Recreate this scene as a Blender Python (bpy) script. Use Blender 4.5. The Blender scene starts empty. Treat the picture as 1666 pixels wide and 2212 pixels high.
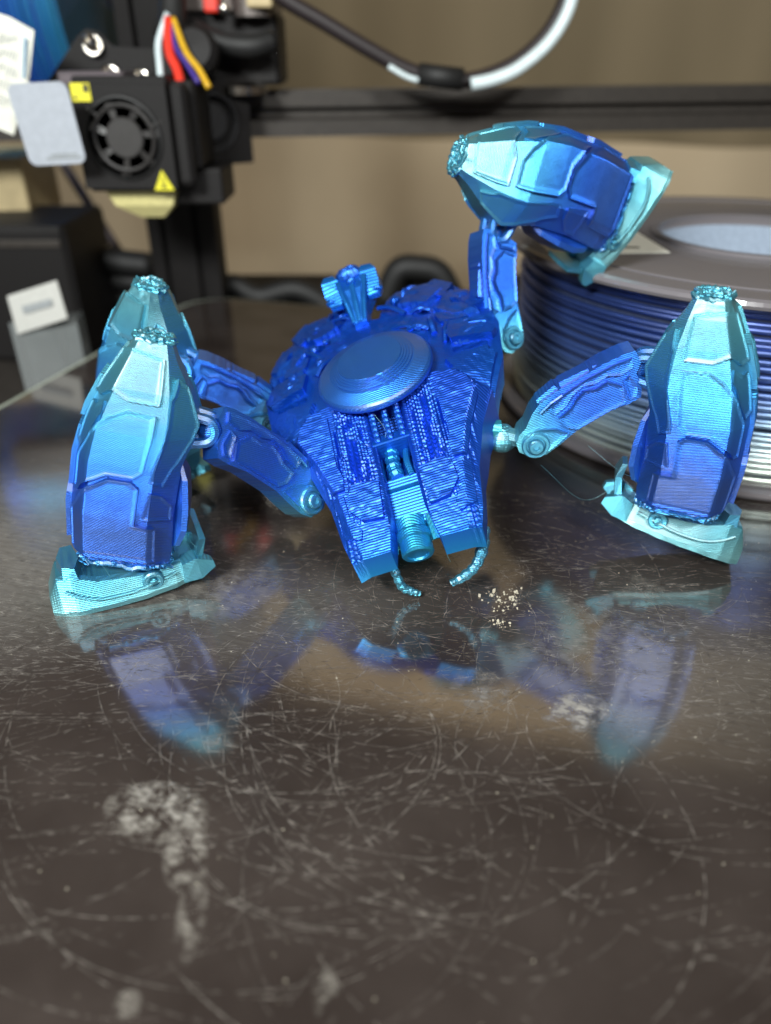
import bpy, math, random
import numpy as np
from mathutils import Vector, Matrix
random.seed(7); rng = np.random.default_rng(7)
SC = bpy.context.scene
COL = SC.collection
# units: 1 Blender unit = 1 cm.  Table top is z = 0, camera 13 cm above it.
# ---------------------------------------------------------------- camera
cd = bpy.data.cameras.new('camera'); cam = bpy.data.objects.new('camera', cd); COL.objects.link(cam)
cam.location = (0, 0, 13); cam.rotation_euler = (math.radians(90 - 31), 0, 0)
cd.sensor_fit = 'VERTICAL'; cd.sensor_height = 100 * 2212 / 1664; cd.lens = 100
cd.clip_start = 0.5; cd.clip_end = 2000
cd.dof.use_dof = True; cd.dof.focus_distance = 20.3; cd.dof.aperture_fstop = 0.26
SC.camera = cam
# ---------------------------------------------------------------- world, lamps, exposure
w = bpy.data.worlds.new('World'); SC.world = w; w.use_nodes = True
w.node_tree.nodes['Background'].inputs[0].default_value = (.075, .060, .047, 1)
w.node_tree.nodes['Background'].inputs[1].default_value = 1.0
def area(name, loc, target, size, sy, power, col):
    l = bpy.data.lights.new(name, 'AREA'); l.shape = 'RECTANGLE'; l.size = size; l.size_y = sy
    l.energy = power; l.color = col
    o = bpy.data.objects.new(name, l); COL.objects.link(o); o.location = loc
    d = Vector(target) - Vector(loc); o.rotation_euler = d.to_track_quat('-Z', 'Y').to_euler()
    return o
area('room_lamp', (-26, -30, 44), (0, 20, 3), 20, 12, 84000, (.97, 1.0, .98))
area('room_lamp', (20, -36, 50), (3, 20, 3), 12, 8, 40000, (.98, 1.0, .97))
area('added_wall_light', (0, 80, 112), (12, 124, 104), 60, 12, 110000, (1.0, .88, .72))  # unseen light added to brighten the upper wall, no fixture there
SC.view_settings.view_transform = 'Standard'; SC.view_settings.look = 'None'
SC.view_settings.exposure = 0; SC.view_settings.gamma = 1
SC.render.engine = 'CYCLES'

# ---------------------------------------------------------------- material helpers
def new_mat(name):
    m = bpy.data.materials.new(name); m.use_nodes = True
    return m, m.node_tree, m.node_tree.nodes['Principled BSDF']
def N(nt, t, **kw):
    n = nt.nodes.new(t)
    for k, v in kw.items(): setattr(n, k, v)
    return n
def math_n(nt, op, a, b=None, c=None):
    n = N(nt, 'ShaderNodeMath', operation=op)
    for i, x in enumerate((a, b, c)):
        if x is None: continue
        if isinstance(x, (int, float)): n.inputs[i].default_value = x
        else: nt.links.new(x, n.inputs[i])
    return n.outputs[0]
def simple(name, col, rough=.5, metal=0, bump=0, scale=8, var=.15, spec=.5, coat=0):
    m, nt, p = new_mat(name)
    tc = N(nt, 'ShaderNodeTexCoord'); nz = N(nt, 'ShaderNodeTexNoise'); nz.inputs['Scale'].default_value = scale
    nz.inputs['Detail'].default_value = 6
    nt.links.new(tc.outputs['Object'], nz.inputs['Vector'])
    r = N(nt, 'ShaderNodeValToRGB'); r.color_ramp.elements[0].position = .3; r.color_ramp.elements[1].position = .7
    a = [max(0, c * (1 - var)) for c in col]; b = [min(1, c * (1 + var)) for c in col]
    r.color_ramp.elements[0].color = (*a, 1); r.color_ramp.elements[1].color = (*b, 1)
    nt.links.new(nz.outputs[0], r.inputs[0]); nt.links.new(r.outputs[0], p.inputs['Base Color'])
    p.inputs['Roughness'].default_value = rough; p.inputs['Metallic'].default_value = metal
    p.inputs['Specular IOR Level'].default_value = spec; p.inputs['Coat Weight'].default_value = coat
    if bump:
        bp = N(nt, 'ShaderNodeBump'); bp.inputs['Strength'].default_value = bump; bp.inputs['Distance'].default_value = .05
        nt.links.new(nz.outputs[0], bp.inputs['Height']); nt.links.new(bp.outputs[0], p.inputs['Normal'])
    return m

def silk(name, period, stops, rough=.36, bump=.55, wobble=.12, coat=1.0):
    """silk filament: colour follows the print height (attribute h), layer lines follow attribute lay"""
    m, nt, p = new_mat(name); L = nt.links.new
    ah = N(nt, 'ShaderNodeAttribute', attribute_name='h'); al = N(nt, 'ShaderNodeAttribute', attribute_name='lay')
    tc = N(nt, 'ShaderNodeTexCoord')
    n1 = N(nt, 'ShaderNodeTexNoise'); n1.inputs['Scale'].default_value = 1.3; L(tc.outputs['Object'], n1.inputs['Vector'])
    hh = math_n(nt, 'ADD', ah.outputs['Fac'], math_n(nt, 'MULTIPLY', math_n(nt, 'SUBTRACT', n1.outputs[0], .5), .10))
    cr = N(nt, 'ShaderNodeValToRGB'); e = cr.color_ramp.elements
    e[0].position = stops[0][0]; e[0].color = (*stops[0][1], 1); e[1].position = stops[-1][0]; e[1].color = (*stops[-1][1], 1)
    for pos, c in stops[1:-1]:
        q = e.new(pos); q.color = (*c, 1)
    L(hh, cr.inputs[0]); L(cr.outputs[0], p.inputs['Base Color'])
    # layer lines
    n2 = N(nt, 'ShaderNodeTexNoise'); n2.inputs['Scale'].default_value = 5; L(tc.outputs['Object'], n2.inputs['Vector'])
    ph = math_n(nt, 'ADD', math_n(nt, 'MULTIPLY', al.outputs['Fac'], 2 * math.pi / period), math_n(nt, 'MULTIPLY', n2.outputs[0], wobble * 6))
    sn = math_n(nt, 'SINE', ph)
    n3 = N(nt, 'ShaderNodeTexNoise'); n3.inputs['Scale'].default_value = 26; n3.inputs['Detail'].default_value = 3
    L(tc.outputs['Object'], n3.inputs['Vector'])
    n4 = N(nt, 'ShaderNodeTexNoise'); n4.inputs['Scale'].default_value = 3.2; L(tc.outputs['Object'], n4.inputs['Vector'])
    amp = math_n(nt, 'MULTIPLY_ADD', n4.outputs[0], .5, .35)
    hgt = math_n(nt, 'ADD', math_n(nt, 'MULTIPLY', sn, amp), math_n(nt, 'MULTIPLY', n3.outputs[0], .7))
    bp = N(nt, 'ShaderNodeBump'); bp.inputs['Strength'].default_value = bump; bp.inputs['Distance'].default_value = .018
    L(hgt, bp.inputs['Height']); L(bp.outputs[0], p.inputs['Normal'])
    p.inputs['Metallic'].default_value = .78; p.inputs['Roughness'].default_value = rough
    p.inputs['Coat Weight'].default_value = coat; p.inputs['Coat Roughness'].default_value = .38; p.inputs['Coat IOR'].default_value = 1.65
    p.inputs['Specular IOR Level'].default_value = .7
    return m
RAMP = [(0, (.22, .56, .60)), (.2, (.075, .37, .48)), (.42, (.028, .25, .53)), (.62, (.009, .150, .60)), (.8, (.005, .100, .56)), (1, (.018, .095, .42))]
M_silk = silk('silk_filament_print', .05, RAMP)
RAMP_B = [(0, (.15, .60, .62)), (.2, (.030, .40, .52)), (.42, (.006, .22, .55)), (.62, (.001, .105, .56)), (.8, (.0005, .060, .50)), (1, (.005, .06, .38))]
M_silk_c = silk('silk_filament_coarse', .058, RAMP_B, bump=.30, rough=.40, coat=.32)
M_black = simple('black_plastic', (.011, .010, .010), .55, bump=.2, scale=14, spec=.22)
M_alu = simple('black_anodised_aluminium', (.045, .039, .034), .45, metal=.3, scale=3)
M_postblk = simple('black_post', (.008, .007, .007), .6, scale=3, spec=.15)
M_dark = simple('dark_rubber', (.008, .008, .008), .6)
M_steel = simple('bright_steel', (.62, .58, .52), .18, metal=1, scale=20)
M_yel = simple('yellow_sticker', (.72, .66, .03), .5)
M_blk_print = simple('black_print', (.02, .02, .02), .5)
M_grey_print = simple('grey_print', (.28, .30, .31), .6)
M_blue_print = simple('blue_print', (.10, .25, .40), .6)
M_tag = simple('grey_tag_plastic', (.40, .43, .48), .45, scale=3, var=.06)
M_paper = simple('white_paper', (.72, .72, .64), .7, scale=4, var=.05)
M_card = simple('white_card', (.50, .50, .47), .7, scale=4, var=.05)
M_red = simple('red_wire', (.70, .04, .02), .35); M_yw = simple('yellow_wire', (.62, .36, .02), .35)
M_pw = simple('purple_wire', (.05, .03, .22), .35); M_ww = simple('white_tube', (.62, .72, .74), .35)
M_cream = simple('cream_silicone', (.62, .56, .25), .5)
M_wood = simple('wooden_board', (.50, .40, .22), .6, scale=1, var=.12)
M_grey_metal = simple('dull_grey_metal', (.16, .14, .13), .42, metal=.6)
M_purplish = simple('worn_metal_rod', (.12, .10, .11), .45, metal=.5)

# ---------------------------------------------------------------- mesh helpers
def setp(o, label=None, cat=None, group=None, kind=None):
    if label: o['label'] = label
    if cat: o['category'] = cat
    if group: o['group'] = group
    if kind: o['kind'] = kind
    return o
def mesh(name, V, F, mat, smooth=False, h=None, lay=None):
    me = bpy.data.meshes.new(name)
    V = np.asarray(V, dtype=float)
    me.from_pydata([tuple(v) for v in V.tolist()], [], [tuple(f) for f in F]); me.update()
    if h is not None:
        a = me.attributes.new('h', 'FLOAT', 'POINT'); a.data.foreach_set('value', np.broadcast_to(np.asarray(h, dtype=np.float32), (len(V),)).copy())
    if lay is not None:
        a = me.attributes.new('lay', 'FLOAT', 'POINT'); a.data.foreach_set('value', np.asarray(lay, dtype=np.float32))
    if mat: me.materials.append(mat)
    if smooth: me.polygons.foreach_set('use_smooth', [True] * len(me.polygons))
    return me
def link(name, me, parent=None, M=None, kind=None):
    o = bpy.data.objects.new(name, me); COL.objects.link(o)
    if parent is not None: o.parent = parent
    if M is not None: o.matrix_basis = M
    if kind: o['kind'] = kind
    return o
class MB:
    """collects primitives into one mesh"""
    def __init__(s): s.V = []; s.F = []
    def add(s, V, F):
        n = len(s.V); s.V += [tuple(map(float, v)) for v in V]; s.F += [tuple(i + n for i in f) for f in F]; return s
    def box(s, x0, x1, y0, y1, z0, z1, b=0.0, M=None):
        """box, edges bevelled by b"""
        if b <= 0:
            V = [(x, y, z) for x in (x0, x1) for y in (y0, y1) for z in (z0, z1)]
            F = [(0, 1, 3, 2), (4, 6, 7, 5), (0, 4, 5, 1), (2, 3, 7, 6), (0, 2, 6, 4), (1, 5, 7, 3)]
        else:
            ring = lambda d: [(x0 + d, y0 + b), (x0 + b, y0 + d), (x1 - b, y0 + d), (x1 - d, y0 + b), (x1 - d, y1 - b), (x1 - b, y1 - d), (x0 + b, y1 - d), (x0 + d, y1 - b)]
            rb = [(min(max(x, x0 + b * .6), x1 - b * .6), min(max(y, y0 + b * .6), y1 - b * .6)) for x, y in ring(b * .6)]
            ra = ring(0)
            V = [(*p, z0) for p in rb] + [(*p, z0 + b) for p in ra] + [(*p, z1 - b) for p in ra] + [(*p, z1) for p in rb]
            F = [tuple(range(7, -1, -1)), tuple(range(24, 32))]
            for k in range(3):
                for i in range(8): F.append((k * 8 + i, k * 8 + (i + 1) % 8, k * 8 + 8 + (i + 1) % 8, k * 8 + 8 + i))
        if M is not None: V = [tuple(M @ Vector(v)) for v in V]
        return s.add(V, F)
    def tube(s, P, r, n=8, cap=True, closed=False):
        P = [Vector(p) for p in P]; m = len(P); R = r if isinstance(r, (list, tuple)) else [r] * m
        V = []; F = []; up = Vector((0, 0, 1)); prev = None
        for i, p in enumerate(P):
            if closed: t = P[(i + 1) % m] - P[i - 1]
            else: t = P[min(i + 1, m - 1)] - P[max(i - 1, 0)]
            t.normalize()
            if prev is None:
                a = t.cross(up)
                if a.length < .05: a = t.cross(Vector((0, 1, 0)))
            else: a = prev - t * prev.dot(t)
            a.normalize(); b = t.cross(a); prev = a
            for k in range(n):
                q = 2 * math.pi * k / n; V.append(p + (a * math.cos(q) + b * math.sin(q)) * R[i])
        for i in range(m if closed else m - 1):
            j = (i + 1) % m
            for k in range(n): F.append((i * n + k, i * n + (k + 1) % n, j * n + (k + 1) % n, j * n + k))
        if cap and not closed: F.append(tuple(range(n - 1, -1, -1))); F.append(tuple((m - 1) * n + k for k in range(n)))
        return s.add(V, F)
    def lathe(s, prof, n=48, M=None, closed=False):
        V = []; F = []; m = len(prof)
        for r, z in prof:
            for k in range(n):
                a = 2 * math.pi * k / n; V.append((r * math.cos(a), r * math.sin(a), z))
        for i in range(m if closed else m - 1):
            j = (i + 1) % m
            for k in range(n): F.append((i * n + k, i * n + (k + 1) % n, j * n + (k + 1) % n, j * n + k))
        if not closed: F.append(tuple(range(n - 1, -1, -1))); F.append(tuple((m - 1) * n + k for k in range(n)))
        if M is not None: V = [tuple(M @ Vector(v)) for v in V]
        return s.add(V, F)
    def prism(s, poly, z0, z1, M=None, b=0):
        """poly in xy extruded z0..z1, top edge inset by b"""
        n = len(poly); cx = sum(p[0] for p in poly) / n; cy = sum(p[1] for p in poly) / n
        def ins(p):
            d = math.hypot(p[0] - cx, p[1] - cy); k = 1 - b / max(d, 1e-6); return (cx + (p[0] - cx) * k, cy + (p[1] - cy) * k)
        V = [(*p, z0) for p in poly] + [(*p, z1 - (b if z1 > z0 else -b)) for p in poly]; m = 2
        if b: V += [(*ins(p), z1) for p in poly]; m = 3
        F = [tuple(range(n - 1, -1, -1)), tuple(range((m - 1) * n, m * n))]
        for k in range(m - 1):
            for i in range(n): F.append((k * n + i, k * n + (i + 1) % n, k * n + n + (i + 1) % n, k * n + n + i))
        if M is not None: V = [tuple(M @ Vector(v)) for v in V]
        return s.add(V, F)
    def blob(s, c, r, sq=(1, 1, 1), n=10, jit=.0):
        V = []; F = []
        for i in range(1, n):
            th = math.pi * i / n
            for k in range(n * 2):
                a = math.pi * k / n; q = r * (1 + random.uniform(-jit, jit))
                V.append((c[0] + q * sq[0] * math.sin(th) * math.cos(a), c[1] + q * sq[1] * math.sin(th) * math.sin(a), c[2] + q * sq[2] * math.cos(th)))
        m = n * 2
        for i in range(n - 2):
            for k in range(m): F.append((i * m + k, i * m + m + k, i * m + m + (k + 1) % m, i * m + (k + 1) % m))
        F.append(tuple(range(m))); F.append(tuple((n - 2) * m + k for k in range(m - 1, -1, -1)))
        return s.add(V, F)
    def loft(s, rings, cap=True, M=None):
        n = len(rings[0]); V = [v for r in rings for v in r]; F = []
        for i in range(len(rings) - 1):
            for k in range(n): F.append((i * n + k, i * n + (k + 1) % n, i * n + n + (k + 1) % n, i * n + n + k))
        if cap: F.append(tuple(range(n - 1, -1, -1))); F.append(tuple((len(rings) - 1) * n + k for k in range(n)))
        if M is not None: V = [tuple(M @ Vector(v)) for v in V]
        return s.add(V, F)
    def me(s, name, mat, smooth=False, h=None, lay=None):
        V = np.array(s.V)
        if callable(h): h = h(V)
        if callable(lay): lay = lay(V)
        return mesh(name, V, s.F, mat, smooth, h, lay)
    def obj(s, name, mat, parent=None, smooth=False, h=None, lay=None, M=None, kind=None):
        return link(name, s.me(name, mat, smooth, h, lay), parent, M, kind)

def vnoise(P, scale, seed=0):
    """value noise, numpy, roughly -1..1"""
    Q = np.asarray(P) * scale + 37.7 + seed * 13.1; I = np.floor(Q).astype(np.int64); f = Q - I; f = f * f * (3 - 2 * f)
    def hsh(a, b, c):
        x = (a * 374761393 + b * 668265263 + c * 2147483647 + seed * 974634777) & 0xffffffff
        x = ((x ^ (x >> 13)) * 1274126177) & 0xffffffff
        return ((x ^ (x >> 16)) & 0xffff) / 32767.5 - 1
    r = 0
    for dx in (0, 1):
        for dy in (0, 1):
            for dz in (0, 1):
                wt = (f[:, 0] if dx else 1 - f[:, 0]) * (f[:, 1] if dy else 1 - f[:, 1]) * (f[:, 2] if dz else 1 - f[:, 2])
                r = r + wt * hsh(I[:, 0] + dx, I[:, 1] + dy, I[:, 2] + dz)
    return r
def inpoly(X, Y, poly):
    r = np.zeros(X.shape, bool); n = len(poly)
    for i in range(n):
        x0, y0 = poly[i]; x1, y1 = poly[(i + 1) % n]
        if y0 == y1: continue
        c = ((y0 > Y) != (y1 > Y)) & (X < (x1 - x0) * (Y - y0) / (y1 - y0) + x0); r ^= c
    return r
def snap(U, W, poly):
    bx, by, bd = U.copy(), W.copy(), np.full(U.shape, 1e9); n = len(poly)
    for i in range(n):
        x0, y0 = poly[i]; x1, y1 = poly[(i + 1) % n]; dx, dy = x1 - x0, y1 - y0; l2 = dx * dx + dy * dy + 1e-12
        t = np.clip(((U - x0) * dx + (W - y0) * dy) / l2, 0, 1); px, py = x0 + t * dx, y0 + t * dy
        d = (px - U) ** 2 + (py - W) ** 2; m = d < bd; bx[m] = px[m]; by[m] = py[m]; bd[m] = d[m]
    return bx, by
def patch(poly, du, dv, ftop, fbot):
    """solid slab over a polygon in a parameter plane: top and bottom given as functions (U,V)->Nx3"""
    P = np.array(poly); u0, v0 = P.min(0) - 1e-6; u1, v1 = P.max(0) + 1e-6
    nu = max(2, int(math.ceil((u1 - u0) / du))); nv = max(2, int(math.ceil((v1 - v0) / dv)))
    us = np.linspace(u0, u1, nu + 1); vs = np.linspace(v0, v1, nv + 1)
    cu, cv = np.meshgrid((us[:-1] + us[1:]) / 2, (vs[:-1] + vs[1:]) / 2, indexing='ij')
    m = inpoly(cu, cv, poly)
    cnt = np.zeros((nu + 1, nv + 1), int)
    for a in (0, 1):
        for b in (0, 1): cnt[a:a + nu, b:b + nv] += m
    used = cnt > 0; idx = -np.ones(used.shape, int); idx[used] = np.arange(used.sum())
    UU, VV = np.meshgrid(us, vs, indexing='ij'); U = UU[used].copy(); W = VV[used].copy(); bd = cnt[used] < 4
    U[bd], W[bd] = snap(U[bd], W[bd], poly)
    n = len(U); T = ftop(U, W); B = fbot(U, W); F = []
    ii, jj = np.nonzero(m)
    a = idx[ii, jj]; b = idx[ii + 1, jj]; c = idx[ii + 1, jj + 1]; d = idx[ii, jj + 1]
    F = np.stack([a, b, c, d], 1).tolist(); F += np.stack([d + n, c + n, b + n, a + n], 1).tolist()
    mp = np.zeros((nu + 2, nv + 2), bool); mp[1:-1, 1:-1] = m
    for (di, dj, p, q) in ((-1, 0, (0, 1), (0, 0)), (1, 0, (1, 0), (1, 1)), (0, -1, (0, 0), (1, 0)), (0, 1, (1, 1), (0, 1))):
        k = m & ~mp[1 + di:1 + di + nu, 1 + dj:1 + dj + nv]; ii, jj = np.nonzero(k)
        a = idx[ii + p[0], jj + p[1]]; b = idx[ii + q[0], jj + q[1]]
        F += np.stack([b, a, a + n, b + n], 1).tolist()
    return np.vstack([T, B]), F
def rim(U, W, poly, w_=.055, h_=.04):
    a, b = snap(U, W, poly); d2 = (a - U) ** 2 + (b - W) ** 2
    return h_ * np.exp(-d2 / (w_ * w_))
def frame(o, x, z):
    """matrix from origin, approximate x axis, exact z axis"""
    z = Vector(z).normalized(); x = Vector(x); x = (x - z * x.dot(z)).normalized(); y = z.cross(x)
    return Matrix(((x.x, y.x, z.x, o[0]), (x.y, y.y, z.y, o[1]), (x.z, y.z, z.z, o[2]), (0, 0, 0, 1)))
def frame_xz(o, x, z):
    """matrix from origin, exact x axis, approximate z axis"""
    x = Vector(x).normalized(); z = Vector(z); z = (z - x * z.dot(x)).normalized(); y = z.cross(x)
    return Matrix(((x.x, y.x, z.x, o[0]), (x.y, y.y, z.y, o[1]), (x.z, y.z, z.z, o[2]), (0, 0, 0, 1)))
def curve_pts(P, k=8):
    """Catmull-Rom through P"""
    P = [Vector(p) for p in P]; Q = [P[0] * 2 - P[1]] + P + [P[-1] * 2 - P[-2]]; R = []
    for i in range(1, len(Q) - 2):
        for j in range(k):
            t = j / k; a, b, c, d = Q[i - 1], Q[i], Q[i + 1], Q[i + 2]
            R.append(.5 * ((2 * b) + (c - a) * t + (2 * a - 5 * b + 4 * c - d) * t * t + (3 * b - a - 3 * c + d) * t ** 3))
    R.append(P[-1]); return R

# ================================================================= SETTING
def setting():
    # wall, yawed a little; floor; desk
    Mw = Matrix.Rotation(math.radians(-15), 4, 'Z'); Mw.translation = (-20, 124, 0)
    m, nt, p = new_mat('painted_wall'); L = nt.links.new
    tc = N(nt, 'ShaderNodeTexCoord'); sp = N(nt, 'ShaderNodeSeparateXYZ'); L(tc.outputs['Object'], sp.inputs[0])
    mp = N(nt, 'ShaderNodeMapping'); mp.inputs['Scale'].default_value = (.035, 1, .004); L(tc.outputs['Object'], mp.inputs[0])
    nz = N(nt, 'ShaderNodeTexNoise'); nz.inputs['Scale'].default_value = 1.6; nz.inputs['Detail'].default_value = 2; L(mp.outputs[0], nz.inputs['Vector'])
    cr = N(nt, 'ShaderNodeValToRGB'); cr.color_ramp.elements[0].position = .4; cr.color_ramp.elements[1].position = .6
    cr.color_ramp.elements[0].color = (.165, .132, .078, 1); cr.color_ramp.elements[1].color = (.235, .19, .118, 1)
    L(nz.outputs[0], cr.inputs[0]); L(cr.outputs[0], p.inputs['Base Color']); p.inputs['Roughness'].default_value = .8
    mb = MB(); mb.box(-180, 260, 0, 4, -80, 106)
    o = mb.obj('wall', m, M=Mw); setp(o, 'painted tan wall behind the printer', kind='structure')
    # folded hanging cloth panel in front of the lower wall
    V = []; F = []; nx = 220
    for i in range(nx + 1):
        x = -90 + 200 * i / nx
        y = 1.5 * math.sin(x * .17 + 1.0) + .8 * math.sin(x * .37 + 2)
        V += [(x, y, -78), (x, y, 3.5), (x, y + .6, 3.5), (x, y + .6, -78)]
    for i in range(nx):
        a = 4 * i; b = a + 4
        F += [(a, b, b + 1, a + 1), (a + 1, b + 1, b + 2, a + 2), (a + 2, b + 2, b + 3, a + 3)]
    Mc = Matrix.Rotation(math.radians(-15), 4, 'Z'); Mc.translation = (-18, 112, 0)
    me = mesh('curtain', V, F, simple('beige_cloth', (.44, .365, .255), .85, scale=.03, var=.15), smooth=True)
    o = link('curtain', me, M=Mc); setp(o, 'light beige folded cloth hanging across the background below the black beam', 'curtain')
    mb = MB(); mb.box(-150, 150, -80, 230, -84, -80)
    o = mb.obj('floor', simple('brown_floor', (.06, .045, .035), .7)); setp(o, kind='structure', label='dim brown floor')
    mb = MB(); mb.box(-70, 75, -40, 60, -5.5, -3)
    o = mb.obj('desk_top', simple('dark_desk', (.035, .03, .026), .5, scale=1), kind='structure'); o['label'] = 'dark desk under the scratched plate'
setting()

def table():
    ang = math.radians(-16); ex = Vector((math.cos(ang), math.sin(ang), 0)); ey = Vector((-math.sin(ang), math.cos(ang), 0))
    corner = Vector((-11.6, 47.9, 0)); S = 62; r = 2.6
    o0 = corner - ey * S
    pts = []
    for cx, cy, a0 in ((r, r, 180), (S - r, r, 270), (S - r, S - r, 0), (r, S - r, 90)):
        for k in range(9):
            a = math.radians(a0 + 90 * k / 8); pts.append((cx + r * math.cos(a), cy + r * math.sin(a)))
    M = Matrix(((ex.x, ey.x, 0, o0.x), (ex.y, ey.y, 0, o0.y), (0, 0, 1, 0), (0, 0, 0, 1)))
    n = len(pts); c = S / 2
    def ins(p, d):
        k = 1 - d / (c); return (c + (p[0] - c) * k, c + (p[1] - c) * k)
    V = [(*ins(p, .45), 0) for p in pts] + [(*p, -.12) for p in pts] + [(*p, -.42) for p in pts] + [(*ins(p, .1), -.5) for p in pts]
    F = [tuple(range(n))] + [tuple(3 * n + k for k in range(n - 1, -1, -1))]
    for q in range(3):
        for k in range(n): F.append((q * n + n + k, q * n + n + (k + 1) % n, q * n + (k + 1) % n, q * n + k))
    m, nt, p = new_mat('dark_scratched_plate'); L = nt.links.new
    geo = N(nt, 'ShaderNodeTexCoord'); Mi = M.inverted()
    # worn dusty patches with a shape of their own
    n1 = N(nt, 'ShaderNodeTexNoise'); n1.inputs['Scale'].default_value = .35; n1.inputs['Detail'].default_value = 5; L(geo.outputs['Object'], n1.inputs['Vector'])
    n2 = N(nt, 'ShaderNodeTexNoise'); n2.inputs['Scale'].default_value = 4.5; n2.inputs['Detail'].default_value = 8; n2.inputs['Roughness'].default_value = .65
    mq = N(nt, 'ShaderNodeMapping'); mq.inputs['Rotation'].default_value = (0, 0, math.radians(40)); mq.inputs['Scale'].default_value = (1, 2.6, 1); L(geo.outputs['Object'], mq.inputs[0]); L(mq.outputs[0], n2.inputs['Vector'])
    mps = N(nt, 'ShaderNodeMapping'); mps.inputs['Rotation'].default_value = (0, 0, math.radians(16)); mps.inputs['Scale'].default_value = (.7, 9, 1); L(geo.outputs['Object'], mps.inputs[0])
    n3 = N(nt, 'ShaderNodeTexNoise'); n3.inputs['Scale'].default_value = 1.5; n3.inputs['Detail'].default_value = 9; n3.inputs['Roughness'].default_value = .75; L(mps.outputs[0], n3.inputs['Vector'])
    cr = N(nt, 'ShaderNodeValToRGB'); cr.color_ramp.elements[0].position = .35; cr.color_ramp.elements[1].position = .75
    cr.color_ramp.elements[0].color = (.023, .0175, .0155, 1); cr.color_ramp.elements[1].color = (.044, .035, .031, 1)
    L(n1.outputs[0], cr.inputs[0])
    total = None
    for (x, y, rx, ry, s, rot) in SMUDGES:
        q = Mi @ Vector((x, y, 0))
        mp = N(nt, 'ShaderNodeMapping', vector_type='TEXTURE'); mp.inputs['Location'].default_value = q
        mp.inputs['Rotation'].default_value = (0, 0, math.radians(16 + rot)); mp.inputs['Scale'].default_value = (rx, ry, 1)
        L(geo.outputs['Object'], mp.inputs[0])
        ln = N(nt, 'ShaderNodeVectorMath', operation='LENGTH'); L(mp.outputs[0], ln.inputs[0])
        v = math_n(nt, 'SUBTRACT', 1.0, ln.outputs['Value'])
        v = math_n(nt, 'MAXIMUM', v, 0)
        v = math_n(nt, 'MULTIPLY', math_n(nt, 'SQRT', v), s * .95)
        total = v if total is None else math_n(nt, 'MAXIMUM', total, v)
    # break up by noise
    br = math_n(nt, 'MULTIPLY_ADD', n2.outputs[0], 3.0, -.95)
    n5 = N(nt, 'ShaderNodeTexNoise'); n5.inputs['Scale'].default_value = 2.6; n5.inputs['Detail'].default_value = 6; L(geo.outputs['Object'], n5.inputs['Vector'])
    br2 = math_n(nt, 'MULTIPLY_ADD', n5.outputs[0], 6.5, -2.75)
    sm = N(nt, 'ShaderNodeClamp'); L(math_n(nt, 'MULTIPLY', total, math_n(nt, 'MULTIPLY', math_n(nt, 'MAXIMUM', br, 0), math_n(nt, 'MINIMUM', math_n(nt, 'MAXIMUM', br2, .0), 1.2))), sm.inputs[0])
    # fine haze of micro scratches everywhere
    mic = N(nt, 'ShaderNodeMapRange'); mic.inputs[1].default_value = .62; mic.inputs[2].default_value = .80; L(n3.outputs[0], mic.inputs[0])
    mx0 = N(nt, 'ShaderNodeMix', data_type='RGBA'); L(math_n(nt, 'MULTIPLY', mic.outputs[0], .42), mx0.inputs[0]); L(cr.outputs[0], mx0.inputs[6]); mx0.inputs[7].default_value = (.30, .27, .25, 1)
    mx = N(nt, 'ShaderNodeMix', data_type='RGBA'); L(sm.outputs[0], mx.inputs[0]); L(mx0.outputs[2], mx.inputs[6]); mx.inputs[7].default_value = (.29, .27, .235, 1)
    painted_sheen = None  # pale sheen of glancing reflections, painted into the plate colour as soft patches
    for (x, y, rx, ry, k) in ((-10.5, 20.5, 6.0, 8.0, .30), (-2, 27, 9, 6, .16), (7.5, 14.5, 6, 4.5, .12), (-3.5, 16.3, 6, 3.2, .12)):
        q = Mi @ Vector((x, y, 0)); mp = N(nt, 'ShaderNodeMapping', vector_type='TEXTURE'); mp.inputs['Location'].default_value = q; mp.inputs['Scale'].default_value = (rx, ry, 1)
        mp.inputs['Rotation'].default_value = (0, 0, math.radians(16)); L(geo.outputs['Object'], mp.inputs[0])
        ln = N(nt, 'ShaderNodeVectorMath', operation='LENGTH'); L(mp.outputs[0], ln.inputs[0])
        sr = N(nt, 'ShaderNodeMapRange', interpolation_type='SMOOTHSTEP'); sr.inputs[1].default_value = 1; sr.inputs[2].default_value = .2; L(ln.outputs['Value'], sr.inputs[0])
        v = math_n(nt, 'MULTIPLY', sr.outputs[0], k); painted_sheen = v if painted_sheen is None else math_n(nt, 'ADD', painted_sheen, v)
    painted_sheen = math_n(nt, 'MULTIPLY', painted_sheen, math_n(nt, 'MULTIPLY_ADD', n3.outputs[0], 2.2, -.25))
    mf = N(nt, 'ShaderNodeMix', data_type='RGBA'); L(painted_sheen, mf.inputs[0]); L(mx.outputs[2], mf.inputs[6]); mf.inputs[7].default_value = (.42, .41, .38, 1)
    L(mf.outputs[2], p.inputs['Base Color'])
    p.inputs['IOR'].default_value = 2.1
    rr = N(nt, 'ShaderNodeMapRange'); rr.inputs[3].default_value = .045; rr.inputs[4].default_value = .13; L(n3.outputs[0], rr.inputs[0])
    L(math_n(nt, 'ADD', rr.outputs[0], math_n(nt, 'MULTIPLY', sm.outputs[0], .5)), p.inputs['Roughness'])
    bp = N(nt, 'ShaderNodeBump'); bp.inputs['Strength'].default_value = .06; bp.inputs['Distance'].default_value = .01
    L(math_n(nt, 'ADD', n3.outputs[0], sm.outputs[0]), bp.inputs['Height']); L(bp.outputs[0], p.inputs['Normal'])
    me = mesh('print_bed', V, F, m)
    me.materials.append(simple('glass_edge', (.42, .46, .38), .25, scale=2))
    for i, f in enumerate(me.polygons):
        if i >= 2: f.material_index = 1
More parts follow.
